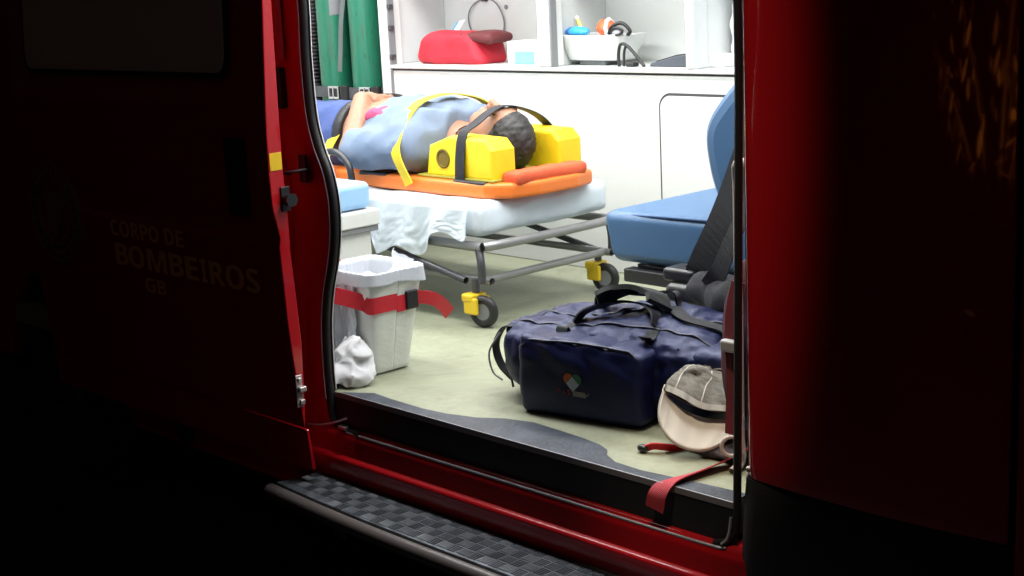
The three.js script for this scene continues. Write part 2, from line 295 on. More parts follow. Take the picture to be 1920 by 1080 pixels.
// --- rear door pillar
const SEAL = [[-1.263, 2.3], [-1.263, 1.9], [-1.263, 1.568], [-1.266, 1.493], [-1.269, 1.417], [-1.264, 1.296], [-1.243, 1.219], [-1.214, 1.158], [-1.2, 1.085], [-1.205, 1.006], [-1.222, 0.938], [-1.248, 0.867], [-1.267, 0.783], [-1.274, 0.671], [-1.272, 0.581], [-1.265, 0.53], [-1.235, 0.512]];
const sealCurve = curve(SEAL.map(([x, y]) => [x, y, 0]));
const sealX = (y) => { let lo = 0, hi = 1; for (let k = 0; k < 24; k++) { const m = (lo + hi) / 2; if (sealCurve.getPoint(m).y > y) lo = m; else hi = m; } return sealCurve.getPoint(lo).x; };
part('door_seal', merge([
  tube([...SEAL.map(([x, y]) => [x, y, 0.0]), [-1.15, 0.5085, 0.004]], 0.0125, 120, 8),
  tube([[0.0, 2.3, -0.004], [0.016, 1.54, -0.004], [0.012, 1.2, -0.004], [-0.001, 0.62, -0.004], [-0.004, 0.55, -0.002], [-0.016, 0.525, 0.002], [-0.05, 0.512, 0.005]], 0.008, 60, 8)]), M.rubber, van);
part('seal_strip', merge([
  tube(SEAL.slice(0, -2).map(([x, y]) => [x - 0.004, y, 0.0125]), 0.0022, 110, 6),
  tube([[-1.2, 0.51, 0.009], [-1.16, 0.508, 0.0128], [-0.6, 0.508, 0.0128], [-0.07, 0.508, 0.0128], [-0.03, 0.516, 0.0115], [-0.014, 0.537, 0.008], [-0.009, 0.575, 0.006]], 0.0032, 80, 8)]), S(lin(0.4, 0.41, 0.43), 0.4, { metalness: 0.3 }), van);
part('pillar_trim', slab((u, v) => { const y = mix(2.25, 0.605, v), x = sealX(y); return V(x + mix(0.013, -0.15, u), y, mix(-0.006, -0.11, u)); }, 6, 70, 0.004), M.trimWhite, van, 'white inner edge of the rear door pillar');
{
  const jamb = part('rear_pillar', slab((u, v) => {
    const y = mix(2.32, 0.505, v), xs = sealX(y) - 0.01, x = mix(xs, -1.62, u), a = xs - x;
    const step = 0.018 * (1 - Math.exp(-a / 0.02)) + 0.012 * clamp((a - 0.07) / 0.03) - 0.014 * clamp((a - 0.13) / 0.02);
    const dent = 0.02 * Math.exp(-(((y - 1.17) / 0.05) ** 2) - (((a - 0.05) / 0.03) ** 2));
    return V(x, y, -0.012 + step - dent);
  }, 60, 90, 0.004), M.paint, van);
  part('latch_slot', merge([box(-1.405, -1.345, 1.31, 1.41, 0.006, 0.03, 0.006), box(-1.39, -1.352, 1.33, 1.385, 0.03, 0.034, 0.004)]), M.black, jamb);
  part('striker', merge([tube([[-1.34, 1.15, 0.02], [-1.33, 1.156, 0.045], [-1.29, 1.162, 0.047], [-1.268, 1.166, 0.012]], 0.004, 20, 6), box(-1.312, -1.282, 1.13, 1.2, 0.006, 0.018, 0.006)]), M.darkSteel, jamb);
  part('notice_strip', box(-1.352, -1.33, 1.43, 1.62, 0.0175, 0.0195, 0.001), S(lin(0.35, 0.08, 0.09), 0.4), jamb);
}
// --- body side left of the opening, roof, sill
part('side_panel', extrudeZ([[-3.7, 0.4], [-3.12, 0.4], [-3.05, 0.58], [-2.92, 0.7], [-2.75, 0.75], [-2.58, 0.7], [-2.45, 0.58], [-2.38, 0.4], [-2.3, 0.3], [-1.3, 0.3], [-1.3, 0.5], [-1.56, 0.5], [-1.56, 2.4], [-3.7, 2.4]], -0.05, 0.0, 0.01), M.paint, van);
part('roof', box(-3.72, 0.6, 2.335, 2.43, -1.95, 0.0, 0.04), M.paint, van);
part('far_side_panel', box(-3.72, 1.9, 0.3, 2.4, -1.95, -1.9, 0.01), M.paint, van);
part('rear_door_panel', box(-3.74, -3.68, 0.35, 2.4, -1.9, -0.05, 0.01), M.paint, van);
part('door_header', box(-1.56, 0.02, 2.28, 2.4, -0.05, 0.0, 0.01), M.paint, van);
{
  const prof = new THREE.CatmullRomCurve3([[-0.03, 0.515], [-0.002, 0.513], [0.008, 0.507], [0.014, 0.497], [0.017, 0.475], [0.0185, 0.46], [0.0197, 0.452], [0.0215, 0.4482], [0.0245, 0.4467], [0.028, 0.4452], [0.031, 0.4437], [0.0328, 0.4412], [0.0334, 0.437], [0.033, 0.431], [0.032, 0.422], [0.025, 0.398], [0.015, 0.37], [0.0, 0.34], [-0.05, 0.32]].map(([z, y]) => V(0, y, z)));
  const pp = prof.getPoints(160);
  part('sill', slab((u, v) => { const q = pp[Math.round(v * 160)]; return V(mix(-1.42, 0.56, u), q.y, q.z); }, 30, 160, 0.004), M.paint, van);
}
part('sill_riser', box(-1.26, 0.0, 0.513, 0.5885, -0.0035, -0.0008, 0.0008), M.black, van);
part('door_rail', merge([tube([[-1.42, 0.498, 0.03], [-1.3, 0.512, 0.028], [-1.235, 0.53, 0.02], [-1.2, 0.545, 0.006]], 0.003, 24, 6), box(-1.228, -1.198, 0.514, 0.523, 0.0, 0.02, 0.002)]), M.alu, van);
part('wheel_housing', box(-3.2, -2.3, 0.58, 0.82, -0.059, -0.051, 0.001), M.cladding, van);
part('underbody', box(-3.6, 1.2, 0.24, 0.33, -1.85, -0.06, 0.02), M.cladding, van);
part('fuel_cap', (() => { const g = new THREE.CylinderGeometry(0.05, 0.052, 0.012, 32); g.rotateX(Math.PI / 2); g.translate(-2.0, 0.36, 0.0); return g; })(), M.cladding, van);
// --- pillar and panel right of the opening
{
  const panel = part('front_pillar', slab((u, v) => {
    const y = mix(2.4, 0.664, v), x = mix(0.018, 0.548, u);
    const roll = -0.03 * Math.exp(-(x - 0.018) / 0.012), bow = 0.016 * Math.sin(Math.PI * clamp((x - 0.0) / 0.56)), bead = -0.004 * Math.exp(-(((x - mix(0.047, 0.067, clamp((y - 1.322) / 0.22))) / 0.004) ** 2)) * clamp((y - 1.3) / 0.02);
    return V(x, y, roll + bow + bead);
  }, 150, 60, 0.004), M.paint, van);
  part('screw', (() => { const g = new THREE.SphereGeometry(0.006, 12, 8); g.translate(0.024, 0.675, -0.008); return g; })(), M.alu, panel);
  part('pillar_lining', box(0.0, 0.5, 0.53, 2.35, -0.12, -0.035, 0.004), M.black, van);
  part('side_cladding', slab((u, v) => { const y = mix(0.66, 0.3, v), x = mix(0.012, 0.552, u); return V(x, y, 0.004 + 0.016 * Math.sin(Math.PI * v) - 0.03 * Math.exp(-(x - 0.012) / 0.01)); }, 40, 12, 0.004), M.cladding, van);
  part('screw', merge([0, 1].map((k) => { const g = new THREE.SphereGeometry(0.005, 10, 8); g.translate(0.01, 0.475 - k * 0.014, 0.012); return g; })), M.chrome, van);
}
{ // front door with window
  const d = part('front_door', extrudeZ([[0.558, 0.45], [1.5, 0.45], [1.62, 0.6], [1.62, 1.15], [1.25, 2.25], [0.558, 2.3]], -0.04, 0.006, 0.008), M.paint, van);
  part('window', extrudeZ([[0.6, 1.24], [1.5, 1.2], [1.2, 2.12], [0.6, 2.18]], 0.007, 0.012, 0.002), M.glass, d);
  part('window_frame', tube([[0.6, 1.24, 0.012], [1.05, 1.22, 0.012], [1.5, 1.2, 0.012], [1.36, 1.66, 0.012], [1.2, 2.12, 0.012], [0.9, 2.15, 0.012], [0.6, 2.18, 0.012], [0.6, 1.7, 0.012]], 0.009, 80, 6, true), M.rubber, d);
  part('handle', box(0.6, 0.74, 1.06, 1.1, 0.006, 0.035, 0.012), M.blackPlastic, d);
  part('cab_nose', extrudeZ([[1.63, 0.3], [2.3, 0.3], [2.3, 1.1], [1.9, 1.35], [1.28, 2.38], [1.0, 2.38], [1.63, 1.15]], -1.9, -0.05, 0.03), M.paint, van);
}
for (const [x, z] of [[-2.75, -0.14], [1.75, -0.14]]) {
  const c = (r, d, y = 0) => { const g = new THREE.CylinderGeometry(r, r, d, 40); g.rotateX(Math.PI / 2); g.translate(x, 0.36, z + y); return g; };
  const tg = new THREE.TorusGeometry(0.27, 0.09, 14, 48); tg.scale(1, 1, 1.15); tg.translate(x, 0.36, z);
  const w = part('wheel', tg, M.rubber, van);
  part('rim', c(0.22, 0.12), S(lin(0.12, 0.12, 0.12), 0.5, { metalness: 0.7 }), w); part('hub_cap', c(0.07, 0.04, 0.07), S(lin(0.3, 0.3, 0.3), 0.4, { metalness: 0.7 }), w);
}
// --- sliding door, slid back along the body side
{
  const OUT = [[0.118, 1.574], [0.134, 1.32], [0.137, 1.26], [0.139, 1.165], [0.136, 1.08], [0.128, 1.045], [0.122, 1.01], [0.126, 0.99], [0.123, 0.9], [0.120, 0.8], [0.113, 0.7], [0.105, 0.62], [0.0985, 0.552], [0.096, 0.53]];
  const prof = [[0.094, 2.22], [0.10, 2.25], ...[[0.088, 2.25]].slice(1), ...OUT, [0.092, 0.532], [0.088, 0.6], [0.084, 0.75], [0.088, 0.86], [0.094, 0.97], [0.093, 1.07], [0.097, 1.18], [0.096, 1.3], [0.091, 1.57], [0.07, 2.2]];
  const zo = (y) => { let z = 0.118; for (let k = 0; k < OUT.length - 1; k++) if (y <= OUT[k][1] && y >= OUT[k + 1][1]) z = mix(OUT[k + 1][0], OUT[k][0], (y - OUT[k + 1][1]) / (OUT[k][1] - OUT[k + 1][1])); return z; };
  const door = part('sliding_door', extrudeX(prof, -2.58, -1.26, 0.003), M.paint, van);
  part('lower_flap', extrudeX([[0.09, 0.526], [0.097, 0.526], [0.088, 0.42], [0.078, 0.42]], -2.58, -1.25, 0.002), M.paint, door);
  // window with its rounded lower corner
  const lean = (x, y) => 0.1255 + (1.5 - y) * 0.062 - 0.0003;
  const wz = (y) => mix(0.118, 0.134, clamp((1.574 - y) / 0.254)) + (y > 1.574 ? (1.574 - y) * 0.035 : 0);
  const win = (x0, x1, y0, y1, r, out) => slab((u, v) => {
    const x = mix(x0, x1, u), yl = y0 + (x > x1 - r ? r - Math.sqrt(Math.max(0, r * r - (x - x1 + r) ** 2)) : x < x0 + r ? r - Math.sqrt(Math.max(0, r * r - (x0 + r - x) ** 2)) : 0), y = mix(y1, yl, v); return V(x, y, wz(y) + out);
  }, 90, 30, 0.006);
  part('window', win(-2.46, -1.412, 1.405, 2.1, 0.035, 0.007), M.frost, door, 'dull frosted window of the sliding door');
  part('window_gasket', win(-2.475, -1.4, 1.392, 2.115, 0.045, 0.0035), M.rubber, door);
  part('window_edge', tube([[-1.416, 2.09, wz(2.09) + 0.0085], [-1.4145, 1.7, wz(1.7) + 0.0085], [-1.4145, 1.45, wz(1.45) + 0.0085], [-1.42, 1.425, wz(1.42) + 0.0085]], 0.0025, 40, 6), S(lin(0.3, 0.28, 0.3), 0.3), door);
  part('handle', merge([box(-1.43, -1.35, 1.06, 1.25, zo(1.15) - 0.003, zo(1.15) + 0.012, 0.006)]), M.blackPlastic, door);
  // front edge furniture
  part('sticker', box(-1.2598, -1.2585, 1.176, 1.218, 0.1, 0.1345, 0.0005), S(lin(0.9, 0.58, 0.02), 0.4), door, 'yellow sticker on the front edge of the sliding door');
  { const g = new THREE.CylinderGeometry(0.012, 0.016, 0.03, 20); g.rotateZ(Math.PI / 2); g.translate(-1.246, 1.104, 0.098); part('buffer', merge([g, box(-1.2599, -1.255, 1.075, 1.135, 0.086, 0.112, 0.003)]), M.blackPlastic, door); }
  part('latch', merge([box(-1.2599, -1.2555, 0.585, 0.668, 0.0945, 0.114, 0.003), box(-1.256, -1.243, 0.625, 0.64, 0.09, 0.112, 0.004), box(-1.256, -1.249, 0.592, 0.606, 0.094, 0.108, 0.003), box(-1.256, -1.25, 0.65, 0.662, 0.098, 0.11, 0.003)]), S(lin(0.62, 0.55, 0.52), 0.35, { metalness: 0.5 }), door, 'pale metal latch at the foot of the sliding door edge');
  // lettering, letter by letter
  const font = await new FontLoader().loadAsync('fonts/droid/droid_sans_bold.typeface.json');
  const write = (s, x0, x1, y, h) => {
    const adv = [...s].map((c) => font.data.glyphs[c].ha), tot = adv.reduce((a, b) => a + b, 0); let x = x0;
    [...s].forEach((c, i) => {
      const w = (x1 - x0) * adv[i] / tot;
      if (c !== ' ') { const g = new TextGeometry(c, { font, size: h, depth: 0.0008, curveSegments: 6 }); g.computeBoundingBox(); const b = g.boundingBox; const sc = w * 0.86 / (b.max.x - b.min.x); if (c !== 'I') g.scale(sc, 1, 1); g.translate(x + (c === 'I' ? w * 0.3 : 0), y, 0); const p = g.attributes.position; for (let k = 0; k < p.count; k++) p.setZ(k, zo(p.getY(k)) + 0.0006 + p.getZ(k)); part('letter', g, M.gold, door); }
      x += w;
    });
  };
  write('CORPO DE', -2.085, -1.70, 0.945, 0.045);
  write('BOMBEIROS', -2.085, -1.36, 0.862, 0.062);
  write('GB', -1.93, -1.82, 0.80, 0.04);
  // round crest
  const cx = -2.395, cy = 0.985, ring = (r0, r1, o) => { const s = new THREE.Shape(); s.absarc(cx, cy, r1, 0, Math.PI * 2); const h = new THREE.Path(); h.absarc(cx, cy, r0, 0, Math.PI * 2, true); s.holes.push(h); return extrudeZ(s, 0.1245 + o, 0.139 + o); };
  const em = [ring(0.142, 0.15, 0), ring(0.098, 0.103, 0)];
  for (let k = 0; k < 26; k++) { const a = k / 26 * Math.PI * 2; em.push(box(cx + 0.122 * Math.cos(a) - 0.006, cx + 0.122 * Math.cos(a) + 0.006, cy + 0.122 * Math.sin(a) - 0.01, cy + 0.122 * Math.sin(a) + 0.01, 0.13, 0.1395, 0.001)); }
  const sh = new THREE.Shape(); sh.moveTo(cx - 0.05, cy + 0.06); sh.lineTo(cx + 0.05, cy + 0.06); sh.quadraticCurveTo(cx + 0.055, cy - 0.03, cx, cy - 0.075); sh.quadraticCurveTo(cx - 0.055, cy - 0.03, cx - 0.05, cy + 0.06);
  em.push(extrudeZ(sh, 0.12, 0.1385)); 
  part('crest', merge(em), S(lin(0.3, 0.2, 0.06), 0.6), door, 'round crest on the sliding door');
}
// --- side step with a patterned tread
{
  const outer = (x) => 0.168 - 0.03 * clamp((-0.75 - x) / 0.65) ** 2;
  const pts = []; for (let k = 0; k <= 24; k++) { const x = mix(-1.335, 0.5, k / 24); pts.push([x, outer(x)]); }
  const step = part('side_step', extrudeY([[-1.28, 0.02], ...pts, [0.5, 0.02]], 0.368, 0.385, 0.001), M.steelPlate, van);
  part('nosing', tube(pts.map(([x, z]) => [x, 0.368, z + 0.0195]), 0.0185, 80, 12), P(lin(0.10, 0.085, 0.08), 0.36), step);
  part('step_bracket', merge([[-1.1], [-0.5], [0.1]].map(([x]) => box(x, x + 0.05, 0.3, 0.368, -0.1, 0.15, 0.004))), M.darkSteel, step);
  const bar = (along) => { const L = []; for (let k = -2; k <= 2; k++) { const g = new RoundedBoxGeometry(0.028, 0.0034, 0.0032, 1, 0.0014); g.translate(0, 0, k * 0.0063); if (along) g.rotateY(Math.PI / 2); L.push(g); } return merge(L); };
  const A = bar(true), B = bar(false);
  for (let j = 0; j < 4; j++) for (let i = 0; i < 56; i++) {
    const x = -1.36 + i * 0.0335, z = 0.046 + j * 0.0335; if (z > outer(x) - 0.012 || x > 0.48 || x < -1.3) continue;
    const m = part('tread_pad', (i + j) % 2 ? A : B, (i + j) % 2 ? [M.steelWorn, M.steelWorn2, M.steelWorn][(i * 7 + j * 3) % 3] : (i * 5 + j) % 4 ? M.steelPlate : M.steelWorn2, step); m.position.set(x, 0.3858, z);
  }
}
part('grab_handle', tube([[-0.04, 1.236, -0.12], [-0.1, 1.228, -0.15], [-0.118, 1.205, -0.168], [-0.118, 1.16, -0.17], [-0.118, 0.9, -0.17], [-0.118, 0.68, -0.17], [-0.112, 0.62, -0.165], [-0.11, 0.606, -0.13]], 0.0085, 60, 10), M.beige, van, 'pale grab handle inside the front pillar');
rebase(van, -0.9, 0, -0.95);

// ============================================================ OUTSIDE THE FRAME: hooded street lamp, lit shrub mirrored in the front panel
{
  const t = thing('street_lamp', 'hooded street lamp on a tall post in front of the ambulance', 'street lamp');
  const from = V(0.3, 5.6, 1.55), to = V(-0.1, 1.2, 0), dir = to.clone().sub(from).normalize();
  part('post', tube([[3.2, 0, 3.4], [3.2, 4.6, 3.4], [2.9, 5.5, 3.1], [1.6, 5.9, 2.2], [0.42, 5.74, 1.62]], 0.05, 60, 12), M.darkSteel, t);
  const up = new THREE.Quaternion().setFromUnitVectors(V(0, -1, 0), dir);
  const g = new THREE.LatheGeometry([[0.001, 0.12], [0.06, 0.11], [0.1, 0.02], [0.11, -0.1], [0.105, -0.1], [0.09, 0.02], [0.001, 0.04]].map((p) => new THREE.Vector2(...p)), 32); g.applyQuaternion(up); g.translate(from.x, from.y, from.z); part('hood', g, M.darkSteel, t);
  const b = new THREE.SphereGeometry(0.035, 20, 14); b.translate(from.x, from.y, from.z); part('bulb', b, S(lin(0.8, 0.8, 0.8), 0.5, { emissive: lin(1, 0.82, 0.62), emissiveIntensity: 2 }), t);
  const L = new THREE.SpotLight(new THREE.Color().setRGB(1, 0.82, 0.62), STREET_LAMP, 0, 0.072, 0.85, 2); L.position.copy(from.clone().addScaledVector(dir, 0.06)); L.target.position.copy(to); L.castShadow = true; L.shadow.radius = 2; t.add(L, L.target);
}
{
  const t = thing('shrub', 'dry orange lit shrub standing across from the ambulance', 'shrub');
  const leaf = new THREE.Shape(); leaf.moveTo(0, 0); leaf.quadraticCurveTo(0.03, 0.05, 0, 0.14); leaf.quadraticCurveTo(-0.03, 0.05, 0, 0);
  const lg = new THREE.ShapeGeometry(leaf, 4), stems = [], leaves = [];
  for (let k = 0; k < 16; k++) {
    const a = rnd(0, 6.28), R = rnd(0.3, 1.0), h = rnd(0.8, 1.6), tip = [-0.9 + Math.cos(a) * R, h, 4.5 + Math.sin(a) * R * 0.6];
    stems.push(tube([[-0.9, 0, 4.5], [-0.9 + Math.cos(a) * R * 0.4, h * 0.6, 4.5 + Math.sin(a) * R * 0.3], tip], 0.012, 12, 5));
    for (let i = 0; i < 26; i++) { const q = lg.clone(); const s = rnd(0.5, 1.2); q.scale(s, s, s); q.rotateX(rnd(-1.5, 1.5)); q.rotateY(rnd(0, 6.28)); const f = rnd(0.45, 1.05); q.translate(mix(-0.9, tip[0], f) + rnd(-0.12, 0.12), tip[1] * f + rnd(-0.1, 0.1), mix(4.5, tip[2], f) + rnd(-0.12, 0.12)); leaves.push(q); }
  }
  part('branches', merge(stems), S(lin(0.12, 0.07, 0.04), 0.8), t); part('foliage', merge(leaves), S(lin(0.42, 0.26, 0.1), 0.6), t).userData.kind = 'stuff';
  rebase(t, -0.9, 0, 4.5);
  const l = thing('garden_lamp', 'small ground lamp shining up into the dry shrub', 'lamp');
  const g = new THREE.CylinderGeometry(0.06, 0.05, 0.14, 20); g.rotateX(0.8); g.translate(-0.7, 0.12, 3.3); part('housing', g, M.darkSteel, l);
  const d = new THREE.CylinderGeometry(0.045, 0.045, 0.01, 20); d.rotateX(0.8); d.translate(-0.7, 0.175, 3.355); part('lens', d, S(lin(0.8, 0.8, 0.8), 0.5, { emissive: lin(1, 0.5, 0.15), emissiveIntensity: 0.4 }), l);
  const L = new THREE.SpotLight(new THREE.Color().setRGB(1, 0.4, 0.1), 20, 0, 0.4, 0.6, 2); L.position.set(-0.7, 0.2, 3.38); L.target.position.set(-0.9, 1.15, 4.5); L.castShadow = true; l.add(L, L.target);
}
// ============================================================ SIDE BENCH (end face seen left of the stretcher)
{
  const t = thing('side_bench', 'light blue cushioned bench on a white box behind the rear door pillar', 'bench');
  part('cushion', box(-3.4, -1.725, 0.955, 1.035, -0.53, -0.13, 0.02), M.lightBlue, t);
  part('seat_board', box(-3.4, -1.71, 0.905, 0.953, -0.545, -0.125, 0.006), M.white, t);
  part('trim_strip', box(-3.4, -1.716, 0.888, 0.9045, -0.54, -0.125, 0.003), M.grey, t);
  part('box_front', box(-3.4, -1.73, 0.6, 0.888, -0.52, -0.125, 0.004), S(lin(0.62, 0.64, 0.62), 0.5, { bumpMap: smudge, bumpScale: 0.001 }), t);
  rebase(t, -2.5, 0.6, -0.33);
}
// ============================================================ OXYGEN CYLINDERS
{
  const lathe = new THREE.LatheGeometry([[0.001, 0], [0.05, 0], [0.062, 0.008], [0.0675, 0.03], [0.0675, 0.62], [0.064, 0.66], [0.05, 0.69], [0.028, 0.71], [0.02, 0.73], [0.02, 0.76], [0.001, 0.76]].map((p) => new THREE.Vector2(...p)), 40);
  { const uv = lathe.attributes.uv; for (let k = 0; k < uv.count; k++) uv.setXY(k, uv.getX(k) * 0.42 * 2, uv.getY(k) * 0.76 * 1.0); }
  const make = (x, z, label, turn) => {
    const t = thing('oxygen_cylinder', label, 'gas cylinder', 'green cylinders upright in the rear bay');
    t.position.set(x, 1.063, z); t.rotation.y = turn;
    part('bottle', lathe, M.green, t); const v = new THREE.CylinderGeometry(0.014, 0.014, 0.05, 12); v.translate(0, 0.785, 0); part('valve', v, M.chrome, t); return t;
  };
  const a = make(-3.27, -1.6, 'green oxygen cylinder with a grey tag, nearer the door seal', 0.4);
  part('tag', slab((u, v) => { const q = mix(0.35, 1.25, u); return V(0.0685 * Math.sin(q), 0.48 - 0.065 * v + 0.004 * Math.sin(u * 3), 0.0685 * Math.cos(q)); }, 10, 6, 0.0015), M.grey, a);
  make(-3.055, -1.6, 'green oxygen cylinder beside the white wall post', 2.1);
  const s = thing('cylinder_strap', 'dark grey webbing strap with metal buckles holding the two green cylinders', 'strap');
  part('webbing', strap([[-3.5, 1.17, -1.55], [-3.34, 1.172, -1.527], [-3.24, 1.172, -1.527], [-3.16, 1.168, -1.545], [-3.08, 1.17, -1.527], [-3.0, 1.17, -1.53], [-2.9, 1.168, -1.57]], V(0, 1, 0), 0.045, 0.003, 60), M.greyWeb, s);
  for (const x of [-3.19, -2.985]) {
    part('buckle', merge([box(x - 0.032, x + 0.032, 1.187, 1.197, -1.524, -1.514, 0.002), box(x - 0.032, x + 0.032, 1.143, 1.153, -1.524, -1.514, 0.002), box(x - 0.035, x - 0.027, 1.143, 1.197, -1.524, -1.514, 0.002), box(x + 0.027, x + 0.035, 1.143, 1.197, -1.524, -1.514, 0.002), box(x - 0.004, x + 0.004, 1.143, 1.197, -1.522, -1.512, 0.002)]), M.chrome, s);
    part('keeper', box(x + 0.045, x + 0.085, 1.138, 1.2, -1.538, -1.516, 0.006), M.black, s);
  }
  part('strap_tail', strap([[-3.135, 1.56, -1.56], [-3.132, 1.45, -1.535], [-3.14, 1.35, -1.53], [-3.15, 1.255, -1.525]], V(1, 0, 0.2), 0.035, 0.0025, 24), S(lin(0.16, 0.18, 0.18), 0.7, { bumpMap: webbing, bumpScale: 0.0008 }), s);
  rebase(s, -3.1, 1.17, -1.53);
  const h = thing('hose', 'black corrugated hose at the edge of the cylinder bay', 'hose');
  const pts = [], rings = []; for (let k = 0; k <= 30; k++) { const y = mix(1.07, 1.54, k / 30); pts.push([-3.385 + 0.01 * Math.sin(y * 9), y, -1.58]); if (k % 1 === 0) { const g = new THREE.TorusGeometry(0.026, 0.006, 6, 18); g.rotateX(Math.PI / 2); g.translate(...pts.at(-1)); rings.push(g); } }
  part('pipe', tube(pts, 0.025, 40, 10), M.black, h); part('ridges', merge(rings), M.black, h).userData.kind = 'stuff';
  rebase(h, -3.385, 1.07, -1.58);
}

// ============================================================ STRETCHER
{
  const t = thing('stretcher', 'wheeled stretcher with a pale sheeted mattress under the orange board', 'stretcher');
  part('mattress', nets((x, y, z) => rbox(x + 2.22, y - 0.915, z + 0.97, [0.78, 0.05, 0.285], 0.03) + 0.004 * noise(x * 7, y * 9, z * 9) + 0.010 * (Math.abs(noise(x * 8 + z * 5, y * 14, z * 6 - x * 4)) - 0.2), [-3.05, 0.84, -1.3], [-1.15, 0.99, -0.64], 0.012), M.sheetCloth, t);
  part('sheet_fall', slab((u, v) => { const x = mix(-2.12, -1.47, u), q = 0.045 + 0.055 * Math.sin(u * Math.PI) ** 2 + 0.014 * Math.sin(u * 21); return V(x, 0.945 - q * v * 1.5, -0.668 + 0.012 * v + 0.012 * v * Math.sin(u * 17) + 0.008 * Math.sin(u * 31 + v * 2) + 0.012 * v * (Math.abs(noise(u * 16 + v * 3, v * 4, 6)) - 0.2)); }, 120, 30, 0.001), M.sheetCloth, t, 'pale sheet hanging over the mattress side');
  const rail = (z) => tube([[-3.0, 0.838, z], [-2.2, 0.838, z], [-1.55, 0.838, z], [-1.43, 0.84, z]], 0.014, 40, 10);
  part('frame', merge([rail(-0.69), rail(-1.25), tube([[-1.43, 0.84, -0.69], [-1.41, 0.842, -0.75], [-1.405, 0.842, -0.97], [-1.41, 0.842, -1.19], [-1.43, 0.84, -1.25]], 0.014, 30, 10), tube([[-3.0, 0.838, -0.69], [-3.02, 0.838, -0.97], [-3.0, 0.838, -1.25]], 0.014, 20, 10), tube([[-2.9, 0.735, -0.71], [-1.42, 0.735, -0.71]], 0.012, 6, 8), tube([[-2.9, 0.735, -1.23], [-1.42, 0.735, -1.23]], 0.012, 6, 8), tube([[-1.45, 0.735, -0.71], [-1.45, 0.735, -1.23]], 0.012, 6, 8), tube([[-2.85, 0.735, -0.71], [-2.85, 0.735, -1.23]], 0.012, 6, 8)]), S(lin(0.3, 0.3, 0.3), 0.4, { metalness: 0.5 }), t);
  for (const z of [-0.69, -1.25]) {
    part('leg', tube([[-1.45, 0.838, z], [-1.43, 0.79, z + 0.01], [-1.43, 0.735, z + 0.01]], 0.012, 16, 8), M.darkSteel, t);
    part('leg', tube([[-2.1, 0.838, z], [-1.8, 0.79, z + 0.01], [-1.5, 0.735, z + 0.01]], 0.011, 16, 8), M.darkSteel, t);
    part('leg', tube([[-2.5, 0.838, z], [-2.7, 0.79, z + 0.01], [-2.85, 0.735, z + 0.01]], 0.012, 16, 8), M.darkSteel, t);
  }
  for (const [x, z] of [[-1.44, -0.69], [-1.46, -1.24], [-2.86, -0.69], [-2.86, -1.25]]) {
    const tg = new THREE.TorusGeometry(0.034, 0.014, 12, 32); tg.rotateY(0.25); tg.translate(x, 0.648, z);
    const w = part('wheel', tg, M.rubber, t);
    const c = new THREE.CylinderGeometry(0.027, 0.027, 0.02, 24); c.rotateX(Math.PI / 2); c.rotateY(0.25); c.translate(x, 0.648, z); part('rim', c, M.grey, w);
    part('fork', merge([box(x - 0.055, x - 0.0, 0.64, 0.69, z + 0.018, z + 0.032, 0.006), box(x - 0.062, x - 0.015, 0.675, 0.7, z - 0.03, z + 0.034, 0.008), box(x - 0.055, x - 0.0, 0.64, 0.69, z - 0.03, z - 0.018, 0.006)]), M.yellowPaint, w, 'yellow castor fork');
    const p = new THREE.CylinderGeometry(0.012, 0.012, 0.04, 12); p.translate(x - 0.03, 0.722, z); part('stem', p, M.darkSteel, w);
  }
  part('side_rail', merge([tube([[-2.2, 0.85, -0.665], [-2.19, 1.02, -0.66], [-2.14, 1.075, -0.66], [-2.06, 1.085, -0.66], [-2.0, 1.05, -0.66], [-1.985, 0.99, -0.66]], 0.011, 40, 10)]), M.blackPlastic, t);
  rebase(t, -2.1, 0.6, -0.97);
}
